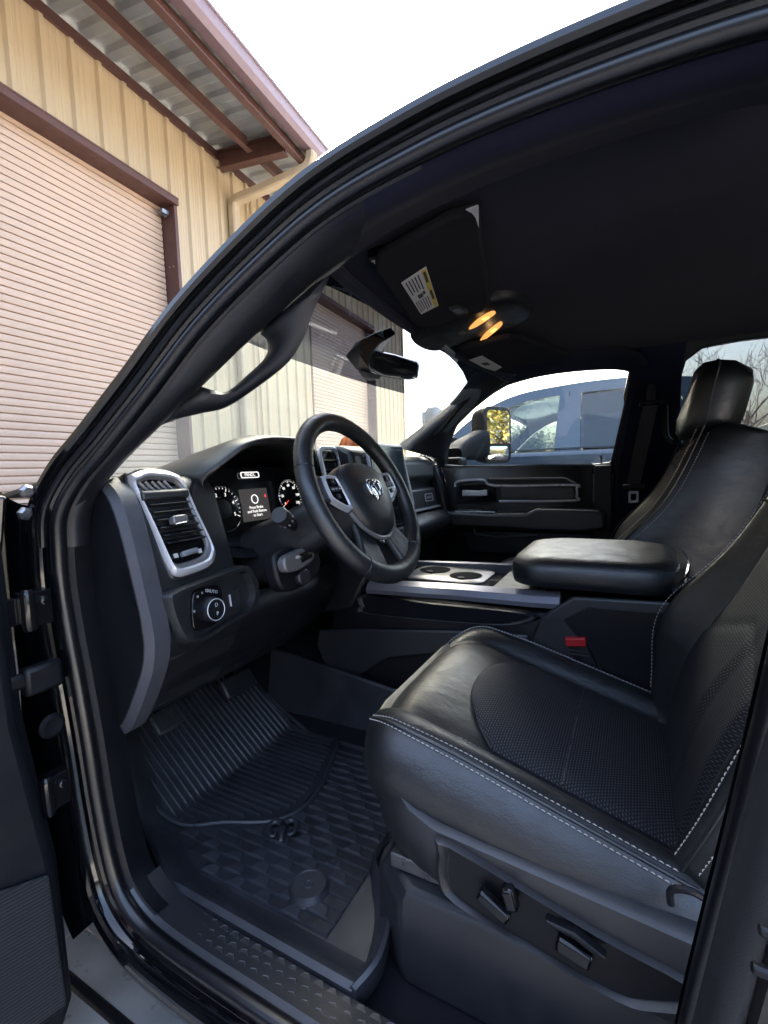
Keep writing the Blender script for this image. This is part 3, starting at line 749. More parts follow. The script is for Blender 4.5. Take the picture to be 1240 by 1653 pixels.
# ---- driver door, swung open
DH = V((-.955, .812, 0)); da = R(100)          # swung about the hinge line
dd_ = V((-math.sin(da), math.cos(da), 0)).normalized()
dd_ = V((-.96, .28, 0)).normalized()            # from the hinge outwards
dn_ = V((dd_.y, -dd_.x, 0)); dn_ = dn_ if dn_.y < 0 else -dn_   # inner face looks back at us
def DP(a, z, c=0): return V((DH.x, DH.y, 0)) + dd_ * a + dn_ * c + V((0, 0, z))
dout = [(-.030, .60), (-.01, .55), (1.0, .60), (1.02, 1.40), (.012, 1.43), (.0, 1.40), (-.004, 1.1), (-.028, .85)]
DOOR = make('driver_door', MB().prism([DP(a, z, .0) for a, z in dout], -dn_ * .14), 'door_dark', T, bevel=.012, label='open black driver door beside the hinges')
make('inner_panel', MB().prism([DP(a, z, .002) for a, z in ((-.022, .62), (.98, .62), (1.0, 1.39), (.014, 1.42), (.006, 1.10), (-.020, .86))], dn_ * .03), 'door_dark', DOOR, bevel=.012)
def grille_mat():
    m, t, b = new_mat('woven_speaker_grille')
    tc = coords(t)
    wv = t.nodes.new('ShaderNodeTexWave'); wv.inputs['Scale'].default_value = 55; wv.bands_direction = 'Z'; wv.inputs['Distortion'].default_value = 1.2; wv.inputs['Detail Scale'].default_value = 60
    lk(t, tc, wv.inputs['Vector'])
    lk(t, ramp(t, wv.outputs['Fac'], [(.35, (.006, .007, .009)), (.75, (.03, .032, .038))]), b.inputs['Base Color'])
    b.inputs['Roughness'].default_value = .55; bump(t, b, wv.outputs['Fac'], .8, .003); return m
MT['grille'] = grille_mat()
make('speaker_grille', MB().prism([DP(a, z, .034) for a, z in ((-.016, .64), (.6, .64), (.6, .93), (.30, .93), (-.010, .86))], dn_ * .008), 'grille', DOOR, bevel=.004)
make('map_pocket', MB().prism([DP(a, z, .033) for a, z in ((.30, 1.06), (.9, 1.06), (.9, 1.14), (.34, 1.14))], dn_ * .05), 'plastic', DOOR, bevel=.012)
make('arm_rest', MB().prism([DP(a, z, .033) for a, z in ((.22, 1.16), (.95, 1.18), (.95, 1.26), (.26, 1.24))], dn_ * .07), 'leather', DOOR, bevel=.02, seg=3)
make('mirror_sail', MB().prism([DP(a, z, .0) for a, z in ((.05, 1.40), (.26, 1.40), (.16, 1.60), (.13, 1.60))], -dn_ * .06), 'gloss_plastic', DOOR, bevel=.012)
fr_ = spline([DP(.15, 1.60, -.03), DP(.28, 1.74, -.02), DP(.55, 1.82, .0), DP(.85, 1.83, .01), DP(.98, 1.78, .01), DP(1.0, 1.4, -.02)], 5)
make('window_frame', MB().tube(fr_, .026, 8), 'paint', DOOR)
# hinges and door check on the pillar
for z0 in (1.255, .955):
    c = V((-.918, .822, z0))
    hg = MB().box(c, (.042, .026, .055)); hg.box(c + V((-.035, .005, 0)), (.045, .016, .042)); hg.revolve(c + V((-.012, -.010, -.032)), (0, 0, 1), [(.009, 0), (.011, .008), (.010, .056), (.007, .064)], 10)
    hg.revolve(c + V((.008, -.013, .012)), (0, -1, 0), [(.008, 0), (.008, .005), (.005, .008)], 8)
    make('door_hinge', hg, 'gloss_plastic', T, bevel=.004)
c = V((-.918, .818, 1.145))
ck = MB().box(c, (.055, .024, .045)); ck.box(c + V((-.04, .0, .004)), (.05, .014, .026))
make('door_check', ck, 'plastic', T, bevel=.008, label='dark door check housing')
for p in ((-.905, .850, 1.40), (-.90, .850, 1.435)):
    make('bolt', MB().revolve(p, (0, -1, 0), [(.011, 0), (.011, .006), (.007, .010)], 6), 'steel', T)
make('wiring_grommet', MB().revolve((-.905, .832, 1.055), (0, -1, 0), [(.020, 0), (.020, .003), (.014, .007), (.006, .005)], 14), 'door_dark', T)
# hinge pillar outer face (paint) behind the hinges
make('hinge_pillar', MB().prism([(-.925, .852, .74), (-.925, .888, 1.0), (-.925, .895, 1.3), (-.915, .87, 1.43), (-1.02, .90, 1.43), (-1.03, .93, 1.0), (-1.0, .90, .74)], (0, .06, 0)), 'paint', T, bevel=.006)


make('rear_scuff_panel', MB().box((-.70, -.17, .95), (.03, .05, .60)), 'step', T, bevel=.006)

# ================================================================== dashboard
def prof_x(pts, x0, x1): return MB().prism([(x0, y, z) for y, z in pts], (x1 - x0, 0, 0))
DASH = make('dashboard', prof_x([(1.06, 1.43), (.86, 1.452), (.80, 1.450), (.772, 1.425), (.712, 1.215), (.706, 1.170), (.74, 1.10), (.80, 1.01), (.92, .985), (1.2, 1.0)], -.795, -.585), 'leather_pad', T, bevel=.016, seg=3, label='black dashboard with silver rimmed air vents')
make('dash_core', prof_x([(1.15, 1.40), (.90, 1.42), (.865, 1.39), (.85, 1.10), (.95, 1.02), (1.2, 1.0)], -.60, .79), 'plastic', DASH, bevel=.01)
make('dash_top', MB().loft([[V((x, y + .0, z)) for x in np.linspace(-.79, .79, 15)] for y, z in ((.87, 1.440), (.90, 1.456), (1.0, 1.455), (1.19 - .0, 1.425))], closed=False, cap=False), 'leather_pad', DASH, smooth=50, solid=.01)
# end cap seen with the door open
E0 = [(.850, 1.433), (.815, 1.440), (.768, 1.395), (.726, 1.245), (.719, 1.205), (.718, 1.165), (.735, 1.115), (.800, 1.015), (.862, .99)]
E1 = [(.850, 1.448), (.806, 1.450), (.755, 1.402), (.713, 1.243), (.705, 1.205), (.704, 1.162), (.722, 1.108), (.790, 1.003), (.862, .972)]
def _dn(E): return [(p.x, p.y) for p in spline([V((a, b, 0)) for a, b in E], 5)]
E0, E1 = _dn(E0), _dn(E1)
e0 = [V((-.812, y, z)) for y, z in E0]; e1 = [V((-.802, y, z)) for y, z in E1]; e2 = [V((-.772, y, z)) for y, z in E1]
make('end_cap', MB().prism(e0, (.03, 0, 0)), 'plastic', DASH, bevel=.002)
make('end_cap_edge', MB().loft([[V((-.8105, p.y, p.z)) for p in e0[:]], e1, e2], closed=False, cap=False), 'edge', DASH, smooth=25)
# ---- outer air vent
FV = Fr((-.70, .748, 1.325), (1, 0, 0), (0, .339, .941))
VO = [FV.ab(*q) for q in ((204, 778), (212, 766), (228, 760), (250, 761), (273, 765), (291, 778), (315, 830), (341, 885), (342, 903), (333, 917), (300, 930), (283, 932), (270, 920), (238, 850))]
vc = (sum(a for a, b in VO) / len(VO), sum(b for a, b in VO) / len(VO))
def shr(L, k, dx=0, dy=0): return [(vc[0] + (a - vc[0]) * k + dx, vc[1] + (b - vc[1]) * k + dy) for a, b in L]
def smoo(L, n=3): return [(p.x, p.y) for p in spline([V((a, b, 0)) for a, b in L], n, closed=True)]
VO = smoo(VO); VI = shr(VO, .80, -.003, .002); VE = shr(VO, .965)
VENT = make('air_vent', MB().prism(FV.pts(shr(VO, 1.06), -.03), FV.n * .034), 'leather_pad', T, bevel=.004, label='tall outer air vent with silver rim')
make('rim', MB().loft([FV.pts(VO, .002), FV.pts(shr(VO, .985), .011), FV.pts(shr(VO, .90), .015), FV.pts(shr(VO, .865), .012)], closed=True, cap=False), 'silver', VENT, smooth=60)
make('inner_rim', MB().loft([FV.pts(shr(VO, .865), .012), FV.pts(shr(VI, 1.03), .011), FV.pts(VI, .009), FV.pts(shr(VI, .96), -.0)], closed=True, cap=False), 'grey_metal', VENT, smooth=50)
make('throat', MB().prism(FV.pts(shr(VI, 1.0), .0045), FV.n * .0006), 'gloss_plastic', VENT)
def vx(b):      # left and right edge of the opening at height b
    xs = []
    for (a0, b0), (a1, b1) in zip(VI, VI[1:] + VI[:1]):
        if (b0 - b) * (b1 - b) <= 0 and b0 != b1: xs.append(a0 + (a1 - a0) * (b - b0) / (b1 - b0))
    return (min(xs), max(xs)) if len(xs) > 1 else (0, 0)
bmin, bmax = min(b for a, b in VI), max(b for a, b in VI); bh = bmax - bmin
for k in range(6):
    b = bmin + bh * (.26 + .088 * k); a0, a1 = vx(b)
    mb = MB().prism([FV.p(a0 + .002, b + .006, .004), FV.p(a0 + .002, b - .003, .020), FV.p(a0 + .002, b - .006, .020), FV.p(a0 + .002, b + .003, .004)], FV.u * (a1 - a0 - .004))
    make('slat', mb, 'plastic', VENT, bevel=.0012)
b = bmin + bh * .79; a0, a1 = vx(b)
make('crossbar', MB().prism([FV.p(a0 - .004, b + dy_, c_) for dy_, c_ in ((.010, .008), (.010, .016), (.004, .022), (-.008, .020), (-.010, .008))], FV.u * (a1 - a0 + .008)), 'plastic_grey', VENT, bevel=.003)
for k in range(5):
    b = bmin + bh * .905; a0, a1 = vx(b); a = a0 + (a1 - a0) * (.18 + .15 * k)
    make('fin', MB().bar(FV.p(a - .008, b + .010, .007), FV.p(a + .006, b - .012, .007), .0012, .006, FV.n), 'silver', VENT)
b = bmin + bh * .475; a0, a1 = vx(b); am = (a0 + a1) / 2 - .006
kb = make('vent_tab', MB().prism([FV.p(am - .017, b - .009, .018), FV.p(am + .017, b - .007, .018), FV.p(am + .015, b + .007, .018), FV.p(am - .015, b + .006, .018)], FV.n * .016), 'grey_metal', VENT, bevel=.003)
make('tab_edge', MB().prism([FV.p(am - .016, b - .0125, .03), FV.p(am + .017, b - .0105, .03), FV.p(am + .017, b - .0075, .03), FV.p(am - .016, b - .0095, .03)], FV.n * .006), 'chrome', VENT, bevel=.001)
b = bmin + bh * .10; a0, a1 = vx(b); am = (a0 + a1) / 2
make('thumbwheel', MB().prism([FV.p(am - .018, b - .006, .006), FV.p(am + .018, b - .003, .006), FV.p(am + .018, b + .007, .006), FV.p(am - .018, b + .004, .006)], FV.n * .012), 'plastic_clear', VENT, bevel=.003)
for sx_ in (-.026, .027):
    make('vent_symbol', MB().prism([FV.p(am + sx_ - .004, b - .004, .006), FV.p(am + sx_ + .004, b - .004, .006), FV.p(am + sx_ + .004, b + .004, .006), FV.p(am + sx_ - .004, b + .004, .006)], FV.n * .003), 'print_white', VENT)
# ---- headlamp switch pod
FS = Fr((-.62, .690, 1.175), (1, 0, 0), (0, .12, .99))
PO = smoo([FS.ab(*q) for q in ((274, 968), (284, 955), (340, 933), (395, 914), (410, 926), (419, 955), (408, 985), (360, 1015), (326, 1036), (304, 1036), (286, 1010))], 3)
pcx = (sum(a for a, b in PO) / len(PO), sum(b for a, b in PO) / len(PO))
def shp(k, dx=0, dy=0): return [(pcx[0] + (a - pcx[0]) * k + dx, pcx[1] + (b - pcx[1]) * k + dy) for a, b in PO]
POD = make('lamp_switch_pod', MB().loft([FS.pts(shp(1.10), -.07), FS.pts(shp(1.03), -.006), FS.pts(shp(.97), .004), FS.pts(shp(.86), .004), FS.pts(shp(.82), -.010), FS.pts(shp(.02), -.010)]), 'leather_pad', T, smooth=45, label='headlamp switch panel with round dial')
PI_ = [FS.ab(*q, lift=-.008) for q in ((309, 962), (322, 950), (350, 945), (357, 962), (356, 990), (345, 1008), (318, 1018), (309, 1008))]
make('switch_plate', MB().prism(FS.pts(smoo(PI_), -.0095), FS.n * .006), 'gloss_plastic', POD, bevel=.0015)
ka, kb_ = FS.ab(338, 984, lift=0)
make('dial', MB().revolve(FS.p(ka, kb_, -.004), FS.n, [(.024, 0), (.024, .010), (.0215, .020), (.020, .022), (.0, .022)], 28), 'plastic', POD, smooth=35)
make('dial_ring', MB().tube([FS.p(ka + .0195 * math.cos(R(10 * k)), kb_ + .0195 * math.sin(R(10 * k)), .0185) for k in range(36)], .0009, 5, closed=True), 'silver', POD)
for ch, a, b_, s_ in (('AUTO', .016, .030, .0085), ('D', .003, .035, .008), ('x', -.008, .034, .008), ('o', -.019, .030, .009), ('*', -.031, .003, .012)):
    text('switch_symbol', ch, s_, FS, ka + a, kb_ + b_, -.0025, 'print_white', POD, rot=R(-20 if a > .01 else 0))
text('dial_symbol', 'D', .010, FS, ka + .002, kb_ + .008, .0185, 'print_white', POD)
text('dial_symbol', 'P', .010, FS, ka + .002, kb_ - .008, .0185, 'print_white', POD)
wa, wb_ = FS.ab(379, 966, lift=-.006)
mb = MB()
for k in range(6): mb.bar(FS.p(wa - .004 + k * .003, wb_ - .017, -.008), FS.p(wa - .004 + k * .003, wb_ + .017, -.008), .0018, .012 - abs(k - 2.5) * .002, FS.n)
make('dimmer_wheel', mb, 'plastic_grey', POD)
make('dimmer_mark', MB().bar(FS.p(wa - .010, wb_ - .013, -.008), FS.p(wa - .010, wb_ + .010, -.008), .003, .002, FS.n), 'print_white', POD)
# ---- knee panel and lower dash
KP = make('knee_panel', MB().loft([[V((x, y + (.0 if x < -.3 else .02), z)) for x in (-.775, -.70, -.50, -.34, -.20)] for y, z in ((.745, 1.19), (.738, 1.13), (.775, 1.065), (.83, 1.005), (.93, .995), (1.1, 1.01))], closed=False, cap=False), 'plastic', T, smooth=40, solid=.012)
FK = Fr((-.60, .790, 1.036), (1, 0, 0), (0, -.55, .75))
make('panel_gap', MB().tube(spline([at(300, 1042, x=-.70), at(275, 1075, x=-.69), at(262, 1130, x=-.68)], 5), .0022, 5), 'grey_metal', KP)
make('panel_gap', MB().tube(spline([at(378, 1010, y=.74), at(370, 1050, y=.78), at(345, 1085, y=.815)], 5), .0014, 5), 'grey_metal', KP)
make('bonnet_release', MB().box(at(322, 1093, y=.80), (.07, .02, .026), Matrix.Rotation(R(35), 3, 'X')), 'plastic', KP, bevel=.005)
text('release_symbol', '~', .022, Fr(at(321, 1091, y=.785), (1, 0, 0), (0, -.3, .9)), 0, 0, 0, 'print_white', KP)
# trailer brake pod right of the switches
FB = Fr((-.47, .655, 1.24), (1, 0, 0), (0, .15, .98))
TBO = smoo([FB.ab(*q) for q in ((440, 905), (452, 888), (490, 878), (512, 892), (516, 915), (500, 940), (468, 955), (450, 945))], 3)
TB = make('trailer_brake_pod', MB().prism(FB.pts(TBO, -.03), FB.n * .034), 'plastic', T, bevel=.006)
q = [FB.ab(*p, lift=.004) for p in ((447, 903), (468, 890), (492, 882), (496, 902), (478, 918), (452, 925))]
make('lever', MB().prism(FB.pts(smoo(q), .004), FB.n * .022), 'grey_metal', TB, bevel=.006, seg=3)
q = [FB.ab(*p, lift=.004) for p in ((470, 896), (488, 888), (491, 901), (474, 910))]
make('trailer_icon_plate', MB().prism(FB.pts(q, .026), FB.n * .002), 'gloss_plastic', TB)
ia, ib = FB.ab(480, 899, lift=.028)
make('trailer_icon', MB().box(FB.p(ia, ib, .029), (.011, .001, .006)).box(FB.p(ia + .008, ib - .001, .029), (.006, .001, .002)), 'print_white', TB)
q = [FB.ab(*p, lift=.004) for p in ((475, 928), (487, 918), (494, 928), (492, 942), (480, 944))]
make('gain_wheel', MB().prism(FB.pts(smoo(q), .002), FB.n * .016), 'plastic_grey', TB, bevel=.004)
# ---- instrument cluster
def lipP(px, py, y): return at(px, py, y=y)
lip = [lipP(330, 790, .775), lipP(326, 774, .772), lipP(345, 757, .752), lipP(372, 736, .735), lipP(400, 717, .718), lipP(440, 707, .705)]
ax_ = -.43
lip = lip + [V((2 * ax_ - p.x, p.y, p.z)) for p in reversed(lip)]
lipc = spline(lip, 4)
def shift(L, dy, dz, kx=1, flat=None): return [V((ax_ + (p.x - ax_) * kx, p.y + dy, (p.z + dz) if flat is None else p.z * (1 - flat[0]) + flat[1] * flat[0])) for p in L]
BR = make('cluster_hood', MB().loft([shift(lipc, .10, -.012, .93), shift(lipc, .012, -.010, .965), shift(lipc, .0, -.004, .985), lipc, shift(lipc, .006, .004, 1.01), shift(lipc, .05, .010, 1.03), shift(lipc, .16, .004, 1.08, (.25, 1.46)), shift(lipc, .30, 0, 1.15, (.9, 1.45))], closed=False, cap=False), 'leather_pad', T, smooth=60, label='grained hood over the instruments')
FC = Fr((-.425, .815, 1.370), (1, 0, 0), (0, .20, .98))
CL = make('instrument_cluster', MB().prism(FC.pts([(-.175, -.055), (-.13, -.085), (.13, -.085), (.175, -.055), (.175, .10), (-.175, .10)], -.012), FC.n * .010), 'gloss_plastic', T, smooth=0, label='dark instrument display with two round gauges')
bz = smoo([FC.ab(*q_, lift=.02) for q_ in ((330, 786), (336, 812), (352, 838), (374, 858), (400, 866), (430, 860))], 1)
bzl = [FC.p(-.205, .07, .03), FC.p(-.195, .0, .028), FC.p(-.17, -.05, .026), FC.p(-.13, -.088, .024), FC.p(0, -.098, .02), FC.p(.13, -.088, .024), FC.p(.17, -.05, .026), FC.p(.195, 0, .028)]
bc = spline(bzl, 4)
make('bezel', MB().loft([[p + FC.n * .03 + V(((p.x - ax_) * .12, 0, -.02)) for p in bc], [p + FC.n * .012 for p in bc], bc, [p - FC.n * .03 + V((-(p.x - ax_) * .10, 0, .012)) for p in bc]], closed=False, cap=False), 'plastic', CL, smooth=50)
def gauge(px, py, r, nums, a0, a1, name):
    ga, gb = FC.ab(px, py)
    G = make('gauge', MB().revolve(FC.p(ga, gb, -.002), FC.n, [(r, 0), (r, .003), (r * .96, .0035), (0.001, .0035)], 40), 'gloss_plastic', CL, smooth=30)
    make('gauge_ring', MB().tube([FC.p(ga + r * math.cos(R(9 * k)), gb + r * math.sin(R(9 * k)), .004) for k in range(40)], .0013, 6, closed=True), 'chrome', CL)
    tk = MB()
    n = 4 * (len(nums) - 1)
    for k in range(n + 1):
        a = R(a0 + (a1 - a0) * k / n); L = .80 if k % 4 == 0 else .88
        tk.bar(FC.p(ga + r * L * math.cos(a), gb + r * L * math.sin(a), .002), FC.p(ga + r * .95 * math.cos(a), gb + r * .95 * math.sin(a), .002), .0012 if k % 4 == 0 else .0007, .0006, FC.n)
    make('gauge_ticks', tk, 'lcd_text', CL, smooth=0)
    for k, s_ in enumerate(nums):
        a = R(a0 + (a1 - a0) * k / (len(nums) - 1))
        text('gauge_numeral', s_, r * .22, FC, ga + r * .66 * math.cos(a), gb + r * .66 * math.sin(a), .0022, 'lcd_text', CL)
    make('gauge_hub', MB().revolve(FC.p(ga, gb, .0015), FC.n, [(r * .42, 0), (r * .42, .002), (r * .40, .0024), (.001, .0024)], 24), 'plastic', CL)
    make('gauge_needle', MB().bar(FC.p(ga + r * .35 * math.cos(R(a0)), gb + r * .35 * math.sin(R(a0)), .005), FC.p(ga + r * .8 * math.cos(R(a0)), gb + r * .8 * math.sin(R(a0)), .005), .0016, .001, FC.n), 'lcd_red', CL)
    return ga, gb
gauge(360, 822, .052, ['0', '1', '2', '3', '4', '5'], 205, -25, 'tachometer')
gauge(468, 802, .047, ['0', '20', '40', '60', '80', '100', '120'], 215, -35, 'speedometer')
sa, sb = FC.ab(412, 815)
make('display_screen', MB().prism(FC.pts([(sa - .048, sb - .038), (sa + .046, sb - .038), (sa + .050, sb + .040), (sa - .044, sb + .040)], -.001), FC.n * .002), 'lcd', CL, smooth=0)
make('start_icon', MB().tube([FC.p(sa + .0105 * math.cos(R(15 * k)), sb + .014 + .0105 * math.sin(R(15 * k)), .003) for k in range(24)], .0011, 5, closed=True), 'lcd_text', CL)
for k, s_ in enumerate(('Press Brake', 'and Push Button', 'to Start')):
    text('display_text', s_, .0098, FC, sa, sb - .006 - k * .0095, .003, 'lcd_text', CL)
make('warning_icon', MB().box(FC.p(sa + .038, sb + .020, .003), (.004, .001, .007)), 'lcd_red', CL)
ba, bb = FC.ab(402, 767)
make('gear_strip', MB().ringplate(FC.pts(rrect(.062, .014, .004), .003)[0:24] if 0 else FC.pts([(ba + a, bb + b_) for a, b_ in rrect(.062, .015, .005)], .003), FC.pts([(ba + a, bb + b_) for a, b_ in rrect(.057, .011, .004)], .003), FC.n * .001), 'lcd_text', CL, smooth=0)
text('gear_letters', 'PRNDL', .011, FC, ba, bb, .003, 'lcd_text', CL)
# ---- steering column, stalk
WC = V((-.430, .508, 1.397)); TAU = R(25.4)
wn = V((0, -math.cos(TAU), math.sin(TAU))); FWH = Fr(WC, (1, 0, 0), (0, math.sin(TAU), math.cos(TAU)))
COLM = make('steering_column', MB().loft([[WC - wn * d + V((a * w_, 0, 0)) + FWH.v * (b * h_ + sh_) for a, b in rrect(2, 2, .6, 3)] for d, w_, h_, sh_ in ((.055, .046, .046, -.0), (.075, .060, .052, -.004), (.20, .062, .056, -.004), (.33, .075, .07, -.005))]), 'plastic_grey', T, smooth=45, bevel=.003)
s0 = at(471, 846, x=-.500); s1 = at(441, 824, x=-.585)
s0 = V((-.495, .600, 1.372)) if 0 else s0
dr = (s1 - s0).normalized()
ST = make('turn_signal_stalk', MB().revolve(s0 - dr * .03, dr, [(.011, 0), (.0115, .03), (.013, .045), (.0165, .05), (.0175, .075)], 20), 'plastic', T)
make('stalk_end', MB().revolve(s0 - dr * .03, dr, [(.0175, .076), (.018, .079), (.018, .094), (.0165, .098), (.0, .098)], 20), 'plastic_grey', ST)
mk = MB(); xx_ = dr.orthogonal().normalized(); yy_ = dr.cross(xx_)
for k in range(10):
    a = R(36 * k); c = s0 + dr * .032 + (xx_ * math.cos(a) + yy_ * math.sin(a)) * .0172; mk.bar(c, c + dr * .008, .0035, .0012, xx_ * math.cos(a) + yy_ * math.sin(a))
make('stalk_marks', mk, 'print_white', ST, smooth=0)
make('stalk_boot', MB().revolve(s0 - dr * .045, dr, [(.034, 0), (.032, .012), (.020, .020), (.012, .026)], 18), 'plastic_grey', ST)
# ---- steering wheel
RW, RT_ = .1765, .0195
rim_pts = [FWH.p(RW * math.cos(R(5 * k)), RW * math.sin(R(5 * k)) * (1 if math.sin(R(5 * k)) > -.7 else 1), 0) for k in range(72)]
SW = make('steering_wheel', MB().tube(rim_pts, RT_, 18, closed=True, up=wn, squash=(.92, 1.0)), 'leather', T, label='black leather steering wheel with silver accents')
# pad at the bottom of the rim
def hubring(k, c, dx=0):
    L = [(-.085, .030), (-.070, .062), (-.030, .078), (.030, .078), (.070, .062), (.085, .030), (.078, -.020), (.052, -.062), (.022, -.078), (-.022, -.078), (-.052, -.062), (-.078, -.020)]
    return [FWH.p(p.x * k * 1.07, p.y * k * 1.07 - .010, c) for p in spline([V((a, b_, 0)) for a, b_ in L], 4, closed=True)]
make('airbag_cover', MB().loft([hubring(.96, -.045), hubring(1.0, -.012), hubring(.99, .004), hubring(.94, .014), hubring(.82, .021), hubring(.55, .026), hubring(.2, .028), hubring(.02, .028)]), 'leather_pad', SW, smooth=60)
make('hub_back', MB().revolve(WC - wn * .06, wn, [(.062, 0), (.066, .02), (.055, .045)], 24), 'plastic', SW)
for s in (-1, 1):
    # side spoke with button pod
    o = MB().loft([[FWH.p(s * x, yc + yh * b_, cz + .010 * a) for a, b_ in ((1, -1), (1, 1), (-1, 1), (-1, -1))] for x, yc, yh, cz in ((.060, .005, .036, -.012), (.095, .012, .030, -.006), (.130, .020, .026, -.003), (.172, .026, .034, -.002))])
    make('side_spoke', o, 'leather', SW, bevel=.006, seg=3)
    q = [(s * .082, -.020), (s * .092, -.026), (s * .128, -.006), (s * .135, .006), (s * .134, .038), (s * .125, .046), (s * .098, .044), (s * .090, .036)]
    if s < 0: q = q[::-1]
    q = smoo(q, 3); cx = sum(a for a, _ in q) / len(q); cy = sum(b_ for _, b_ in q) / len(q)
    qi = [(cx + (a - cx) * .80, cy + (b_ - cy) * .80) for a, b_ in q]; qo = [(cx + (a - cx) * 1.10, cy + (b_ - cy) * 1.10) for a, b_ in q]
    make('button_bezel', MB().loft([FWH.pts(qo, .0), FWH.pts(q, .012), FWH.pts([(cx + (a - cx) * .9, cy + (b_ - cy) * .9) for a, b_ in q], .013), FWH.pts(qi, .009)], cap=False), 'silver', SW, smooth=50)
    make('button_panel', MB().prism(FWH.pts(qi, .002), FWH.n * .009), 'gloss_plastic', SW, bevel=.001)
    for k, (a, b_) in enumerate(((0, .016), (0, -.014), (.012, .001), (-.012, .001), (0, .001))):
        make('button', MB().prism(FWH.pts([(cx + a + u_, cy + b_ + v2) for u_, v2 in rrect(.011, .010, .002, 2)], .011), FWH.n * .0025), 'plastic', SW, bevel=.0006)
        text('button_symbol', ('^', 'v', '>', '<', '+')[k] if s > 0 else ('+', '-', 'RES', 'CAN', 'SET')[k], .008 if s > 0 else .0045, FWH, cx + a, cy + b_, .0138, 'print_white', SW)
    # lower spoke in leather with silver edge
    lo_ = MB().loft([[FWH.p(s * (xc + w_ * a), yc + h_ * a * .5, cz + .008 * b_) for a, b_ in ((-1, -1), (1, -1), (1, 1), (-1, 1))] for xc, yc, w_, h_, cz in ((.044, -.058, .030, .02, -.010), (.054, -.095, .028, .02, -.008), (.066, -.132, .034, .03, -.003), (.078, -.160, .046, .05, .0))])
    make('lower_spoke', lo_, 'leather', SW, bevel=.006, seg=3)
    # stitching along the inside of the rim
    stp = []
    for a0, a1 in ((20, 78) if s > 0 else (102, 160), (-62, -2) if s > 0 else (182, 242)):
        P_ = [FWH.p((RW - .0165) * math.cos(R(a0 + (a1 - a0) * k / 40)), (RW - .0165) * math.sin(R(a0 + (a1 - a0) * k / 40)), .0055) for k in range(41)]
        sb_ = MB()
        for k in range(0, 40):
            c = P_[k]; rad = (c - WC).normalized(); sb_.tube([c - wn * .0035 - rad * .0006, c - rad * .0014, c + wn * .0035 + rad * .0008], .0007, 4)
        make('rim_stitching', sb_, 'thread_dark', SW)
# silver V under the airbag cover
vv = spline([FWH.p(-.086, -.032, .004), FWH.p(-.064, -.070, .006), FWH.p(-.024, -.097, .008), FWH.p(.024, -.097, .008), FWH.p(.064, -.070, .006), FWH.p(.086, -.032, .004)], 5)
make('silver_accent', MB().tube(vv, .005, 8), 'grey_metal', SW)
# seam rings on the rim
for a in (158, 22, 232, 308):
    c = FWH.p(RW * math.cos(R(a)), RW * math.sin(R(a)), 0); rad = (c - WC).normalized()
    make('rim_seam', MB().tube([c + (rad * math.cos(R(20 * k)) + wn * math.sin(R(20 * k)) * .93) * (RT_ + .0002) for k in range(18)], .0009, 4, closed=True), 'rubber', SW)
# emblem: a ram's head with curled horns, in a shallow shield
def ram(fr, a, b_, k, c, parent, mat, name='emblem'):
    mb = MB()
    face = [(-.11, .30), (.11, .30), (.15, .05), (.10, -.30), (.06, -.48), (-.06, -.48), (-.10, -.30), (-.15, .05)]
    f0 = [fr.p(a + x * k, b_ + y * k, c) for x, y in face]
    mb.loft([f0, [fr.p(a + x * k * .75, b_ + y * k * .8, c + .10 * k) for x, y in face], [fr.p(a + x * k * .1, b_ + y * k * .3, c + .14 * k) for x, y in face]])
    for s in (-1, 1):
        cur = spline([fr.p(a + s * x * k, b_ + y * k, c + .06 * k) for x, y in ((.06, .34), (.26, .46), (.46, .36), (.52, .08), (.42, -.20), (.27, -.26), (.24, -.10), (.30, .02))], 5)
        n_ = len(cur); mb.tube(cur, [k * (.12 - .085 * i / n_) for i in range(n_)], 8)
    return make(name, mb, mat, parent, smooth=50)
sh = [(-.5, .52), (.5, .52), (.62, .2), (.42, -.45), (.15, -.66), (-.15, -.66), (-.42, -.45), (-.62, .2)]
make('emblem_shield', MB().prism([FWH.p(.0 + x * .044, -.002 + y * .044, .0245) for x, y in smoo(sh, 3)], FWH.n * .0035), 'plastic_grey', SW, bevel=.0012)
ram(FWH, 0, -.001, .046, .028, SW, 'chrome')
text('airbag_mark', 'AIRBAG', .0065, FWH, .012, -.056, .0205, 'plastic_grey', SW)
# ---- centre stack
STK = make('centre_stack', prof_x([(.95, 1.50), (.74, 1.525), (.700, 1.505), (.668, 1.28), (.66, 1.15), (.72, 1.05), (.95, 1.0)], -.165, .165), 'leather_pad', T, bevel=.014, seg=3, label='centre stack with tall touchscreen')
FX = Fr((.02, .680, 1.395), (1, 0, 0), (0, .13, .99))
make('screen_bezel', MB().prism(FX.pts(rrect(.235, .272, .016), -.002), FX.n * .012), 'silver', STK, bevel=.003)
make('screen', MB().prism(FX.pts(rrect(.222, .258, .012), .004), FX.n * .0085), 'screen_off', STK, bevel=.001)
make('screen_border', MB().ringplate(FX.pts(rrect(.205, .236, .004), .0127), FX.pts(rrect(.202, .233, .004), .0127), FX.n * .0004), 'plastic_clear', STK, smooth=0)
make('volume_knob', MB().revolve(FX.p(.112, -.150, .004), FX.n, [(.019, 0), (.019, .016), (.016, .022), (0, .022)], 20), 'chrome', STK)
make('volume_knob', MB().revolve(FX.p(-.10, -.150, .004), FX.n, [(.019, 0), (.019, .016), (.016, .022), (0, .022)], 20), 'chrome', STK)
for k in range(5):
    make('switch', MB().box(FX.p(-.06 + k * .03, -.165, .006), (.024, .012, .014)), 'plastic', STK, bevel=.002)
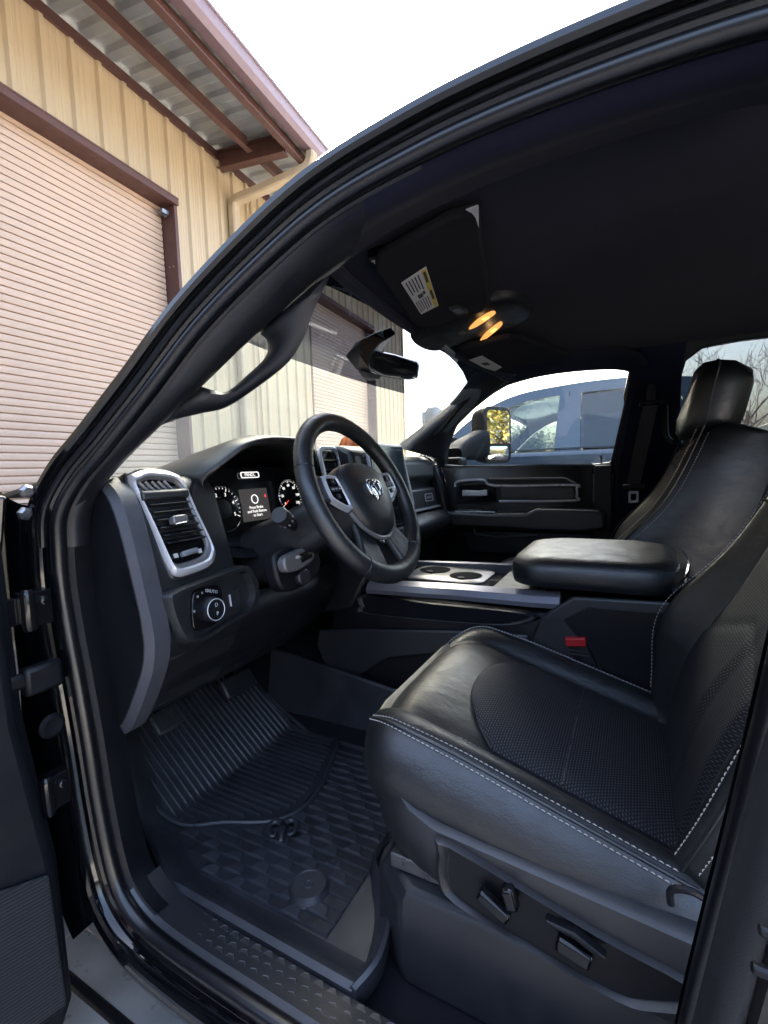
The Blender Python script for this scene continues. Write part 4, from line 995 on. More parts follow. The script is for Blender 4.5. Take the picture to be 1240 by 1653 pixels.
for k in range(4):
    make('top_button', MB().box((.045 + k * .027, .712, 1.524), (.020, .018, .012), Matrix.Rotation(R(-35), 3, 'X')), 'plastic_grey', STK, bevel=.003)
# centre vent left of the screen with silver rim
for s, x0 in ((1, -.205), (-1, .215)):
    FQ = Fr((x0, .735, 1.415), (1, 0, 0), (0, .22, .97))
    cv = make('air_vent', MB().prism(FQ.pts(rrect(.085, .20, .02), -.06), FQ.n * .06), 'gloss_plastic', T, bevel=.006, label='air vent %s the screen' % ('left of' if s > 0 else 'right of'))
    make('rim', MB().ringplate(FQ.pts(rrect(.098, .215, .026), .0), FQ.pts(rrect(.076, .19, .018), .0), FQ.n * .010), 'silver', cv, bevel=.003)
    for k in range(6): make('slat', MB().box(FQ.p(0, -.07 + k * .028, .001), (.074, .018, .003), Matrix.Rotation(R(25), 3, 'X')), 'plastic', cv)
# ---- passenger side of the dash
PD = make('passenger_dash', prof_x([(1.06, 1.45), (.92, 1.500), (.86, 1.503), (.822, 1.482), (.81, 1.41), (.83, 1.385), (.83, 1.10), (1.1, 1.05)], .20, .735), 'leather_pad', T, bevel=.016, seg=3, label='padded passenger side of the dashboard')
make('panel_insert', prof_x([(.83, 1.368), (.806, 1.362), (.792, 1.285), (.83, 1.275)], .21, .715), 'plastic_grey', PD, bevel=.006)
make('silver_strip', prof_x([(.80, 1.284), (.782, 1.282), (.782, 1.275), (.80, 1.272)], .17, .72), 'silver', PD, bevel=.001)
make('lower_pad', prof_x([(.84, 1.272), (.76, 1.262), (.725, 1.235), (.725, 1.195), (.76, 1.16), (.84, 1.14)], .17, .735), 'leather_pad', PD, bevel=.014, seg=3)
make('glove_box', prof_x([(.85, 1.16), (.79, 1.13), (.80, .99), (.88, .93), (1.1, .95)], .17, .73), 'plastic', PD, bevel=.012)
FP = Fr((.60, .7945, 1.325), (1, 0, 0), (0, .18, .98))
make('badge', MB().ringplate(FP.pts(rrect(.085, .034, .010), .004), FP.pts(rrect(.078, .027, .008), .004), FP.n * .003), 'silver', PD, smooth=30)
text('badge_lettering', 'LARAMIE', .015, FP, 0, 0, .005, 'silver', PD)
make('dash_end', prof_x([(1.0, 1.45), (.87, 1.485), (.81, 1.465), (.775, 1.37), (.745, 1.22), (.80, 1.10), (1.0, 1.05)], .72, .80), 'plastic', PD, bevel=.014, seg=3)
vr = spline([at(689, 737, x=.735), at(702, 752, x=.745), at(712, 780, x=.752), at(719, 790, x=.76), at(720, 781, x=.775), at(714, 760, x=.772), at(702, 743, x=.762), at(692, 736, x=.75)], 4, closed=True)
ve = make('air_vent', MB().prism([p + V((0, .012, 0)) for p in vr], (0, .01, 0)), 'gloss_plastic', T, label='slim chrome rimmed air vent by the passenger door')
make('rim', MB().tube(vr, .0035, 6, closed=True), 'chrome', ve)
# small orange object on the dash top, beyond the steering wheel
og = at(568, 712, y=.86)
ob = MB().revolve(V((og.x, og.y, 1.452)), (0, 0, 1), [(.060, 0), (.060, .006), (.052, .010), (.048, .030), (.036, .050), (.018, .062), (.0, .066)], 20)
OR = empty('orange_cap', (og.x, og.y, 1.509)); OR.scale = (.85, .85, .80)
make('shell', MB().revolve((0, 0, 0), (0, 0, 1), [(.060, 0), (.060, .006), (.052, .010), (.050, .040), (.040, .062), (.020, .076), (.0, .080)], 20), 'orange', OR)
rb_ = MB()
for k in range(10):
    a = R(36 * k); rb_.tube([(.0515 * math.cos(a), .0515 * math.sin(a), .01), (.0515 * math.cos(a), .0515 * math.sin(a), .04), (.041 * math.cos(a), .041 * math.sin(a), .063), (.02 * math.cos(a), .02 * math.sin(a), .077)], .002, 5)
make('ridges', rb_, 'orange', OR)
tag(OR, 'small ribbed orange dome lying on the dashboard behind the steering wheel', 'cap')
# ---- pedals
def pedal(name, c, w_, h_, tilt, n, lab, rz=0):
    rot = Matrix.Rotation(rz, 3, 'Z') @ Matrix.Rotation(-tilt, 3, 'X')
    o = make(name, MB().box(c, (w_, .016, h_), rot), 'mat', T, bevel=.006, label=lab)
    rr = MB()
    for k in range(n): rr.box(V(c) + rot @ V((-w_ * .42 + w_ * .84 * k / (n - 1), -.010, 0)), (.004, .004, h_ * .86), rot)
    make('tread', rr, 'plastic_grey', o, smooth=0)
    make('arm', MB().bar(V(c) + rot @ V((0, .01, h_ * .2)), V(c) + V((0, .10, .20)), .03, .012, (1, 0, 0)), 'plastic', o)
    return o
pedal('brake_pedal', at(385, 1103, y=1.02), .115, .055, R(35), 16, 'ribbed brake pedal')
pedal('accelerator_pedal', at(416, 1080, y=1.10), .05, .12, R(35), 8, 'narrow ribbed accelerator pedal')
pedal('parking_brake_pedal', at(268, 1162, y=.93), .065, .050, R(40), 10, 'ribbed parking brake pedal by the door')

# ================================================================== seats
def weave_mat(name, k=260.0):
    """ventilated cloth: rows of pale pin dots in a dark knit, laid out in the part's own UV metres"""
    m, t, b = new_mat(name)
    uv = t.nodes.new('ShaderNodeUVMap'); sx = t.nodes.new('ShaderNodeSeparateXYZ'); lk(t, uv.outputs[0], sx.inputs[0])
    def mth(op, a, b_=None, c=None):
        n = t.nodes.new('ShaderNodeMath'); n.operation = op
        for i, q in enumerate((a, b_, c)):
            if q is None: continue
            if isinstance(q, (int, float)): n.inputs[i].default_value = q
            else: lk(t, q, n.inputs[i])
        return n.outputs[0]
    v_ = mth('MULTIPLY', sx.outputs[1], k); row = mth('FLOOR', v_)
    u = mth('ADD', mth('MULTIPLY', sx.outputs[0], k * .62), mth('MULTIPLY', row, .5))
    fu = mth('ABSOLUTE', mth('SUBTRACT', mth('FRACT', u), .5)); fv = mth('ABSOLUTE', mth('SUBTRACT', mth('FRACT', v_), .5))
    dist = mth('ADD', mth('POWER', mth('DIVIDE', fu, .36), 2.0), mth('POWER', mth('DIVIDE', fv, .26), 2.0))
    dot = mth('SUBTRACT', 1.0, mth('MINIMUM', dist, 1.0))
    lk(t, ramp(t, dot, [(.0, (.011, .012, .015)), (.55, (.075, .078, .088))]), b.inputs['Base Color'])
    b.inputs['Roughness'].default_value = .62; b.inputs['Specular IOR Level'].default_value = .35
    bump(t, b, dot, .7, .0012)
    return m
MT['weave'] = weave_mat('ventilated_weave')
def add_uv(o, fn):
    me = o.data; uvl = me.uv_layers.new(name='UVMap')
    for lp in me.loops:
        uvl.data[lp.index].uv = fn(me.vertices[lp.vertex_index].co)
CS = [(-.262, -.120), (-.280, -.080), (-.281, -.040), (-.262, -.008), (-.246, .012), (-.222, .022), (-.198, .012), (-.183, -.005), (-.176, -.011), (-.168, -.006), (-.12, -.002), (-.06, -.001)]
CS = CS + [(0, -.001)] + [(-x, z) for x, z in reversed(CS)]
def seat(x0, dy, name, label, full=True):
    def ztop(y): return .966 + .30 * y
    def drop(y): return 0 if y < .30 else ((y - .30) / .125) ** 2.2 * .105
    def narrow(y): return 1 if y < .29 else max(.30, (1 - ((y - .29) / .150) ** 2.3)) ** .5
    def bfade(y): return 1 if y < .20 else max(.1, 1 - ((y - .20) / .16) ** 1.5 * .9) if y < .36 else .1
    def interp(xr):
        for (a, za), (b, zb) in zip(CS, CS[1:]):
            if a <= xr <= b and b > a: return za + (zb - za) * (xr - a) / (b - a)
        return -.02
    def ctop(xr, y, lift=0): return V((x0 + xr, y + dy, ztop(y) + (lambda q: q * bfade(y) if q > 0 else q)(interp(xr / narrow(y))) - drop(y) + lift))
    ys = [-.10, -.06, -.02, .04, .10, .16, .21, .25, .28, .31, .335, .355, .375, .392, .406, .417, .425, .430]
    rings = []
    for y in ys:
        zb = ztop(min(y, .30)) - .118
        rings.append([V((x0 + x * narrow(y), y + dy, max(zb - .0, ztop(y) + (z * bfade(y) if z > 0 else z) - drop(y)) if z > -.1 else zb)) for x, z in CS])
    S = make(name, MB().loft(rings, closed=False, cap=False).add([rings[-1][i] for i in range(len(CS))], [tuple(range(len(CS)))]), 'leather', T, smooth=70, label=label)
    S.modifiers.new('smooth', 'SUBSURF').render_levels = 1; S.modifiers['smooth'].levels = 1
    # ventilated insert
    def yb(xr): return .262 - .075 * (abs(xr) / .17) ** 2.2
    def ins(u, v_):
        xr = -.168 + .336 * u; y0_, y1_ = yb(xr), -.085; y = y0_ + (y1_ - y0_) * v_
        edge = min(1, min(u, 1 - u) / .05) ; e2 = min(1, v_ / .05)
        e2 = min(e2, abs(y - .088) / .010 + .25) if abs(y - .088) < .010 else e2
        return ctop(xr, y, .0045 * min(edge, e2) ** .5 + .012 * math.exp(-((y - .21) / .07) ** 2) * (1 - (xr / .17) ** 2))
    I = make('cushion_insert', MB().grid(ins, 28, 60), 'weave', S, smooth=80); add_uv(I, lambda c: (c.x, c.y))
    make('cross_seam', MB().tube([ctop(-.165 + .33 * k / 20, .088, .0025) for k in range(21)], .0012, 5), 'leather', I) if full else None
    make('insert_piping', MB().tube([ctop(-.168 + .336 * k / 24, yb(-.168 + .336 * k / 24), .002) for k in range(25)], .0022, 6), 'rubber', S)
    # stitched seams
    for s in (-1, 1):
        for off in (.236, .250):
            P_ = [ctop(s * off * narrow(y), y, .0012) for y in np.linspace(.385, -.05, 60)]
            make('stitching', seam((0, 0, 1), P_), 'thread', S)
        make('seam_welt', MB().tube([ctop(s * .243 * narrow(y), y, -.0002) for y in np.linspace(.395, -.07, 40)], .0026, 6), 'leather', S)
        P_ = [ctop(s * .184, y, .002) for y in np.linspace(.235, -.06, 50)]
        make('stitching', seam((0, 0, 1), P_), 'thread' if s < 0 else 'thread_dark', S)
    # ---- backrest
    e = V((0, -.37, .929)).normalized() * (1 if full else 1.15); f_ = V((0, e.z, -e.y)); b0 = V((x0, -.055 + dy, .925))
    def bol(t, xr=1): return .030 + (.062 if xr > 0 or not full else .012) * math.exp(-((t - .20) / .13) ** 2)
    def lum(t): return .026 * math.exp(-((t - .17) / .12) ** 2)
    def wid(t): return .262 - .02 * math.exp(-(t / .1) ** 2) - (.085 if full else .05) * max(0, (t - .36) / .24) ** 1.8
    def dep(xr, t):
        k = abs(xr) / wid(t)
        return lum(t) * (1 if xr > -.05 or not full else .75) + (bol(t, xr) - lum(t)) * max(0, min(1, (k - .66) / .22)) ** 1.4 - (.07 * ((k - .90) / .10) ** 2 if k > .90 else 0) - .012 * math.exp(-((k - .655) / .02) ** 2)
    def bp_(xr, t, lift=0): return b0 + V((xr, 0, 0)) + e * t + f_ * (dep(xr, t) + lift)
    rings = []
    ts = [0, .03, .08, .13, .18, .23, .28, .33, .38, .43, .48, .53, .57, .59, .60]
    KK = [-1, -.985, -.95, -.9, -.84, -.78, -.72, -.68, -.655, -.63, -.5, -.3, 0]
    KK = KK + [-k for k in reversed(KK[:-1])]
    for i, t in enumerate(ts):
        w_ = wid(t); top = max(0, (t - .53) / .07)
        fr_ = [b0 + V((k * w_, 0, 0)) + e * t + f_ * (dep(k * w_, t) - .075 * top ** 2) for k in KK]
        bk = [b0 + V((k * w_ * .96, 0, 0)) + e * t - f_ * ((.115 if full else .19) - .03 * t / .6 - .06 * top ** 2) for k in (1, .5, 0, -.5, -1)]
        rings.append(fr_ + bk)
    BK = make('backrest', MB().loft(rings), 'leather', S, smooth=70)
    BK.modifiers.new('smooth', 'SUBSURF').render_levels = 1; BK.modifiers['smooth'].levels = 1
    def bi(u, v_):
        t = .012 + .44 * v_; hw = .645 * wid(t); xr = -hw + 2 * hw * u
        ed = min(1, min(u, 1 - u) / .05)
        d_ = .30 - .42 * abs(xr)
        g = -.004 * math.exp(-((t - d_) / .006) ** 2)
        return bp_(xr, t, .005 * ed ** .5 + g)
    BI = make('back_insert', MB().grid(bi, 26, 56), 'weave', S, smooth=80); add_uv(BI, lambda c: (c.x, c.z * 1.07))
    for s in (-1, 1):
        for off in (.925, .965):
            P_ = [bp_(s * wid(t) * off, t, .002) for t in np.linspace(.05, .56, 70)]
            make('stitching', seam(f_, P_), 'thread', S)
        make('seam_welt', MB().tube([bp_(s * wid(t) * .945, t, .0005) for t in np.linspace(.03, .57, 40)], .0026, 6), 'leather', S)
    make('shoulder_seam', MB().tube([bp_(k * wid(.47) * .95, .47 + .01 * (1 - k * k), .001) for k in np.linspace(-1, 1, 25)], .0018, 6), 'rubber', S)
    # ---- headrest
    hc = b0 + e * (.735 if full else .640) + f_ * (.055 if full else .02)
    eh = V((0, -.14, .99)).normalized(); fh = V((0, eh.z, -eh.y))
    hr = []
    for k, (c, w_, h_) in enumerate(((-.072, .09, .07), (-.062, .118, .096), (-.02, .140, .116), (.02, .142, .118), (.052, .132, .110), (.066, .108, .092), (.071, .06, .05))):
        hr.append([hc + V((a * w_, 0, 0)) + eh * (b * h_ - (.02 * (1 - b) * 0 if c > 0 else 0)) + fh * (c - .014 * (a * a) - .018 * max(0, b) ** 2) for a, b in rrect(2, 2, .62, 5)])
    H = make('headrest', MB().loft(hr), 'leather', S, smooth=70)
    make('headrest_seam', MB().tube([hc + V((a * .1425, 0, 0)) + eh * (b * .1185) + fh * (.020 - .014 * a * a - .018 * max(0, b) ** 2) for a, b in rrect(2, 2, .62, 6)], .0022, 6, closed=True), 'thread_dark', S)
    for s in ((-1, 1) if full else ()):
        make('headrest_post', MB().tube([hc + V((s * .06, 0, 0)) - e * .17, hc + V((s * .06, 0, 0)) - e * .10], .006, 8), 'chrome', S)
    # ---- base: plastic valance, switches, riser
    def plan(z, g, r=.10):
        L = []
        r = .15; X0, X1, Y0, Y1 = -.276 - g, .276 + g, -.13, .375 + g
        for cx, cy, a0 in ((X1 - r, Y1 - r, 0), (X0 + r, Y1 - r, 90)):
            for k in range(7): a = R(a0 + 15 * k); L.append((cx + r * math.cos(a), cy + r * math.sin(a)))
        L += [(X0, .1), (X0, Y0), (X1, Y0), (X1, .1)]
        return [V((x0 + x, y + dy, z + (.09 * y - .012 + max(0, y - .26) * .55 if z > .9 else (.20 * y - .022 if z > .8 else 0)))) for x, y in L]
    VA = make('valance', MB().loft([plan(.955, -.025), plan(.9535, .006), plan(.948, .013), plan(.930, .015), plan(.86, .012), plan(.842, .0), plan(.838, -.06)]), 'plastic_grey', S, smooth=40)
    RS = make('riser_cover', MB().loft([[V((x0 + x, y + dy, z)) for x, y in ((-.245 - g, -.20), (.245 + g, -.20), (.245 + g, .30 + h), (.20 + g, .36 + h), (-.20 - g, .36 + h), (-.245 - g, .30 + h))] for z, g, h in ((.815, -.02, -.02), (.808, .0, .0), (.79, .012, .012), (.70, .024, .010), (.672, .024, .0))]), 'plastic_grey', S, smooth=30, bevel=.006)
    for s in (-1, 1):
        make('seat_rail', MB().box((x0 + s * .215, .16 + dy, .828), (.030, .36, .024)), 'steel', S, bevel=.003)
    if full:
        xs = x0 - .2905
        SPN = [(.205, .946), (.218, .93), (.219, .895), (.200, .872), (.106, .852), (.016, .838), (-.020, .845), (-.068, .872), (-.05, .890), (.036, .905)]
        SPN = [(p.x, p.y) for p in spline([V((a, b, 0)) for a, b in SPN], 3, closed=True)]
        cx = sum(a for a, b in SPN) / len(SPN); cy = sum(b for a, b in SPN) / len(SPN)
        k_ = lambda q, x: [V((x, cy_ + 0, cz_)) for cy_, cz_ in [((cx + (a - cx) * q) + dy, cy + (b - cy) * q) for a, b in SPN]]
        make('switch_panel', MB().loft([k_(1.10, xs + .012), k_(1.10, xs - .004), k_(1.05, xs - .009), k_(1.0, xs - .004), k_(.985, xs - .0005), k_(.02, xs - .0005)], cap=False), 'plastic_grey', S, smooth=40)
        make('switch_field', MB().prism(k_(.97, xs - .0012), (-.0006, 0, 0)), 'plastic', S, smooth=0)
        def sw(py, px, a, b_, w_, h_, rot, nm, d=.016, mat='plastic_grey'):
            p = at(px, py, x=xs - .006)
            make(nm, MB().prism([p + V((0, (u * math.cos(rot) - v2 * math.sin(rot)), (u * math.sin(rot) + v2 * math.cos(rot)))) for u, v2 in rrect(w_, h_, .004, 3)], (-d, 0, 0)), mat, S, bevel=.004)
        sw(1452, 800, 0, 0, .044, .016, R(28), 'seat_slide_switch', mat='gloss_plastic')
        sw(1440, 826, 0, 0, .016, .028, R(-18), 'seat_tilt_switch', mat='gloss_plastic')
        sw(1524, 928, 0, 0, .040, .020, R(14), 'lumbar_switch', mat='gloss_plastic')
        p = at(930, 1507, x=xs - .006)
        make('switch_hood', MB().prism([p + V((0, a, b_)) for a, b_ in ((.034, .014), (.0, .012), (-.034, -.004), (-.028, -.009), (.0, .004), (.030, .009))], (-.014, 0, 0)), 'plastic', S, bevel=.003)
        lat = at(1090, 1445, x=xs + .02)
        make('recliner_loop', MB().tube(spline([lat + V((0, .004, -.012)), lat + V((-.006, .004, .010)), lat + V((-.006, -.014, .016)), lat + V((0, -.03, .006))], 5), .004, 8), 'plastic', S)
    return S
seat(-.445, 0, 'driver_seat', 'black leather driver seat with pale stitching and woven insert')
seat(.445, .12, 'passenger_seat', 'black leather passenger seat beyond the armrest', full=False)
# belt buckles
p0 = at(930, 1036, x=-.185)
BU = make('belt_buckle', MB().loft([[p0 + V((a, 0, 0)) * 1 + V((.0, (b_ - .0), 0)) + d_ for a, b_ in rrect(w_, h_, .005, 2)] for d_, w_, h_ in ((V((0, -.04, -.10)), .020, .030), (V((0, -.03, -.06)), .024, .044), (V((0, -.005, -.008)), .026, .046), (V((0, 0, 0)), .024, .042))]), 'plastic', T, smooth=30, label='black seat belt buckle with red release button')
make('release_button', MB().box(p0 + V((-.002, .0, .003)), (.026, .044, .020), Matrix.Rotation(R(-8), 3, 'X')), 'red', BU, bevel=.003)
make('ridge', MB().box(p0 + V((-.012, -.005, -.016)), (.003, .040, .003)).box(p0 + V((-.012, -.008, -.024)), (.003, .040, .003)), 'plastic_grey', BU, smooth=0)

# ================================================================== centre console
CN = make('centre_console', MB().loft([[V((x, y, z)) for x, z in ((-.165 - g, .66), (-.165 - g, zt - .05), (-.150, zt), (.150, zt), (.165 + g, zt - .05), (.165 + g, .66))] for y, zt, g in ((-.16, 1.15, .01), (.02, 1.15, .01), (.14, 1.12, .0), (.24, 1.10, .0), (.60, 1.10, .0), (.70, 1.09, .0), (.80, 1.04, .0))]), 'plastic', T, smooth=30, bevel=.012, label='wide centre console between the seats')
# side panel with pocket
def cpt(px, py, x=-.166): 
    q = at(px, py, x=x); return q
pk = [cpt(593, 962), cpt(700, 975), cpt(845, 990), cpt(838, 1003), cpt(780, 1006), cpt(600, 990), cpt(588, 978)]
pk = spline(pk, 3, closed=True)
pc = sum(pk, V()) / len(pk)
pr_ = lambda k, dx: [V((p.x + dx, pc.y + (p.y - pc.y) * k, pc.z + (p.z - pc.z) * k)) for p in pk]
make('side_pocket', MB().loft([pr_(1.10, .004), pr_(1.05, -.007), pr_(1.0, -.006), pr_(.97, .0)], cap=False), 'plastic_grey', CN, smooth=40)
make('pocket_floor', MB().prism(pr_(.98, -.0035), (-.0006, 0, 0)), 'carpet', CN, smooth=0)
make('lower_trim', MB().prism([(-.170, y, z) for y, z in ((.83, .98), (.70, 1.00), (.40, 1.035), (.22, 1.05), (.22, 1.0), (.40, .98), (.60, .93), (.70, .86), (.60, .82), (.30, .80), (.30, .74), (.62, .76), (.80, .84), (.84, .93))], (-.010, 0, 0)), 'plastic_grey', CN, bevel=.006)
make('rear_side_panel', MB().prism([(-.176, y, z) for y, z in ((.19, 1.10), (.12, 1.155), (-.16, 1.165), (-.16, .80), (.10, .80), (.22, 1.02))], (-.012, 0, 0)), 'plastic_grey', CN, bevel=.008)
make('rear_side_inset', MB().prism([(-.187, y, z) for y, z in ((.14, 1.10), (.09, 1.135), (-.14, 1.14), (-.14, .82), (.04, .82), (.06, 1.0))], (-.003, 0, 0)), 'plastic', CN, bevel=.002)
# satin strips
make('satin_strip', MB().loft([[V((-.178, y, z - .020)), V((-.182, y, z - .008)), V((-.172, y, z + .006)), V((-.146, y, z + .014)), V((-.140, y, z + .010)), V((-.150, y, z - .02))] for y, z in ((.66, 1.128), (.40, 1.136), (.20, 1.138), (.150, 1.140))]), 'strip', CN, smooth=35)
make('satin_strip', MB().loft([[V((.178, y, z - .020)), V((.182, y, z - .008)), V((.172, y, z + .006)), V((.146, y, z + .014)), V((.140, y, z + .010)), V((.150, y, z - .02))] for y, z in ((.66, 1.128), (.40, 1.136), (.20, 1.138), (.150, 1.140))]), 'strip', CN, smooth=35)
# tray with cup holders
make('tray', MB().box((.0, .42, 1.112), (.27, .50, .02)), 'gloss_plastic', CN, bevel=.004)
def cupring(cx, cy, r): return [(cx + r * math.cos(R(15 * k)), cy + r * math.sin(R(15 * k))) for k in range(24)]
cz = 1.126
c1 = at(738, 918, z=cz); c2 = at(712, 905, z=cz)
tray_out = [at(*q, z=cz) for q in ((690, 923), (702, 913), (716, 908), (735, 906), (762, 905), (792, 908), (781, 922), (768, 937), (744, 934), (722, 930))]
cup_c = at(735, 918, z=cz)
so = [V((.055 + a, .50 + b_, cz)) for a, b_ in rrect(.185, .25, .04, 5)]; sc_ = sum(so, V()) / len(so)
make('cup_holder_trim', MB().loft([[p + V((0, 0, -.006)) for p in so], so, [sc_ + (p - sc_) * .93 + V((0, 0, .004)) for p in so], [sc_ + (p - sc_) * .05 + V((0, 0, .004)) for p in so]]), 'grey_metal', CN, smooth=40)
for q in ((.03, .440), (.075, .555)):
    c = V((q[0], q[1], cz + .0045))
    make('cup_holder', MB().revolve(c + V((0, 0, .0002)), (0, 0, 1), [(.048, .0), (.048, .0008), (.044, .0012), (.001, .0012)], 26), 'carpet', CN)
    make('cup_holder_tab', MB().box(c + V((-.044, .0, .003)), (.012, .020, .005)), 'plastic', CN, bevel=.002)
make('bin_lid', MB().box((.02, .275, 1.124), (.25, .12, .016)), 'plastic', CN, bevel=.006)
# armrest lid
def arm(k, z, kk=1.0):
    L = []
    for a, b_ in rrect(2, 2, .42, 6):
        xh, yh = .192 * k, .178 * k
        L.append(V((a * xh + .002, .088 + b_ * yh * 1.02, z - (.004 * (a * a + b_ * b_) if z > 1.2 else 0))))
    return L
AR = make('armrest', MB().loft([arm(.90, 1.166), arm(.98, 1.170), arm(1.0, 1.186), arm(1.005, 1.20), arm(.985, 1.222), arm(.94, 1.235), arm(.80, 1.241), arm(.5, 1.244), arm(.1, 1.245)]), 'leather', T, smooth=70, label='broad padded leather armrest lid')
make('stitching', seam((0, 0, 1), [p + V((0, 0, .0016)) for p in arm(.985, 1.2225)] + [arm(.985, 1.2225)[0]], wid=.0009), 'thread_dark', AR)
make('chrome_end', MB().tube(spline([V((.12, -.100, 1.226)), V((.0, -.106, 1.230)), V((-.10, -.104, 1.226)), V((-.165, -.092, 1.208)), V((-.190, -.07, 1.185))], 5), .0035, 8), 'chrome', AR)

# ================================================================== floor mat (lies loose on the floor)
FM = empty('floor_mat', (-.50, .65, .672)); tag(FM, 'black rubber floor mat with ribbed heel pad and raised edges', 'floor mat')
def fput(name, mb, mat='mat', **k):
    o = make(name, mb, mat, None, **k); o.parent = FM; o.matrix_parent_inverse = Matrix.Translation(-FM.location); return o
YF = .90; SL = math.tan(R(39))
def mz(x, y):
    z = .684
    if y > YF: z += (y - YF) * SL
    elif y > YF - .05: z += (y - YF + .05) ** 2 / .10 * .5 * 0.0
    return z
def mxl(y): return -.776 + max(0, (y - .74)) * .42
def mat_s(u, v_):
    y = .36 + v_ * .80; x = mxl(y) + (-.225 - mxl(y)) * u
    return V((x, y, mz(x, y)))
fput('base', MB().grid(mat_s, 16, 40), smooth=30)
# outer upstand and rear flap
up_pts = [(.36, .0), (.45, .0), (.56, 0), (.66, 0), (.74, 0), (.82, 0), (.90, 0), (.98, 0)]
fput('raised_edge', MB().loft([[V((mxl(y) + dx, y, mz(0, y) + h)) for dx, h in ((.052, .001), (.034, .006), (.016, .022), (.002, .036), (-.008, .040), (-.016, .034), (-.014, .0))] for y in np.linspace(.345, 1.08, 26)], closed=True), smooth=45)
rl_ = [V((x, y, z)) for x, y, z in ((-.79, .345, .725), (-.74, .33, .735), (-.66, .352, .735), (-.60, .40, .715), (-.55, .44, .70), (-.45, .452, .69), (-.25, .455, .69))]
rs_ = spline(rl_, 5)
fput('rear_flap', MB().loft([[p + V((0, .045, -.050 - (p.z - .70))), p + V((0, .022, -.030)), p + V((0, .004, -.004)), p, p + V((0, -.006, -.004)), p + V((0, -.004, -.04))] for p in rs_], closed=True), smooth=50)
# tunnel upstand
fput('tunnel_upstand', MB().loft([[V((-.250, y, mz(0, y) + .001)), V((-.228, y, mz(0, y) + .012)), V((-.205, y, .86 + (y - .62) * .12)), V((-.198, y, .865 + (y - .62) * .12)), V((-.205, y, .68))] for y in np.linspace(.50, 1.0, 12)]), smooth=40, bevel=.003)
# heel pad: ribs run fore and aft and climb the toe board
PAD = [(-.245, .735), (-.33, .70), (-.43, .672), (-.50, .668), (-.555, .705), (-.60, .79), (-.655, .90), (-.66, 1.06), (-.245, 1.06)]
def pad_lo(x):
    for (a, b_), (c, d_) in zip(PAD[:7], PAD[1:7]):
        if c <= x <= a: return b_ + (d_ - b_) * (x - a) / (c - a)
    return .9
fput('heel_pad', MB().grid(lambda u, v_: (lambda x: V((x, pad_lo(x) + (1.10 - pad_lo(x)) * v_, mz(x, pad_lo(x) + (1.10 - pad_lo(x)) * v_) + .004)))(-.655 + .41 * u), 30, 24), smooth=30)
nr = 24
for k in range(nr):
    x = -.645 + .395 * k / (nr - 1); y0 = pad_lo(x) + .016
    pts = [V((x, y, mz(x, y) + .0045)) for y in list(np.linspace(y0, YF - .012, 6)) + [YF, YF + .012, YF + .06, YF + .13, YF + .20]]
    fput('rib', MB().tube(pts, .0036, 6, squash=(1.25, 1), up=(0, 0, 1)))
bd = spline([V((x, y, mz(x, y) + .006)) for x, y in ((-.235, 1.0), (-.235, .85), (-.240, .742), (-.33, .696), (-.43, .664), (-.50, .660), (-.562, .698), (-.61, .79), (-.655, .87), (-.672, .95), (-.67, 1.06))], 5)
fput('pad_border', MB().tube(bd, .0055, 8))
# stepped tread with staggered facets over the rest
st = MB(); fc = MB()
def inpad(x, y): return y > pad_lo(x) - .012 if -.66 < x < -.24 else y > .92
nst = 23; xw = .0232
for k in range(nst):
    x0_ = -.765 + k * xw
    yl = .475 - (x0_ + .765) * .10
    ylo = max(.44, .40 + 0)
    yhi = .93 if x0_ < -.66 else pad_lo(min(-.245, x0_)) - .010
    if yhi - ylo < .03: continue
    if x0_ + xw > -.245: continue
    y = ylo
    ys_ = [q for q in np.arange(ylo, yhi, .03)] + [yhi]
    ys_ = [q for q in ys_ if mxl(q) + .050 < x0_]
    if len(ys_) < 2: continue
    st.loft([[V((x0_, q, mz(0, q) + .0008)), V((x0_ + .002, q, mz(0, q) + .0052)), V((x0_ + xw * .93, q, mz(0, q) + .0014))] for q in ys_], closed=False, cap=False)
    off = (k * .371) % 1 * .066
    q = ylo + .01 + off
    while q < yhi - .04:
        if mxl(q + .04) + .050 < x0_ and q + .036 < yhi:
            zz = mz(0, q)
            a = [V((x0_ + .001, q, zz + .004)), V((x0_ + .001, q + .040, zz + .004)), V((x0_ + xw * .93, q + .030, zz + .0015)), V((x0_ + xw * .93, q + .010, zz + .0015))]
            b_ = [V((x0_ + .003, q + .003, zz + .0068)), V((x0_ + .003, q + .037, zz + .0068)), V((x0_ + xw * .9, q + .028, zz + .0058)), V((x0_ + xw * .9, q + .012, zz + .0058))]
            fc.loft([a, b_])
        q += .066
tr_ = fput('tread_steps', st, smooth=20); tr_['kind'] = 'stuff'
tf_ = fput('tread_facets', fc, 'facet', smooth=10); tf_['kind'] = 'stuff'
FMf = Fr((-.583, .520, .690), (.30, -.95, 0), (.95, .30, 0))
em = at(456, 1345, z=.695); FMf = Fr(em, (.55, -.83, 0), (.83, .55, 0))
e_ = ram(FMf, 0, 0, .056, .004, None, 'mat'); e_.parent = FM; e_.matrix_parent_inverse = Matrix.Translation(-FM.location)
rp = at(498, 1425, z=.700)
fput('retaining_post', MB().revolve(V((rp.x, rp.y, .686)), (0, 0, 1), [(.040, 0), (.034, .010), (.032, .014), (.029, .014), (.028, .012), (.010, .012), (.009, .014), (.006, .014), (.005, .0125), (.0, .0125)], 32), smooth=30)

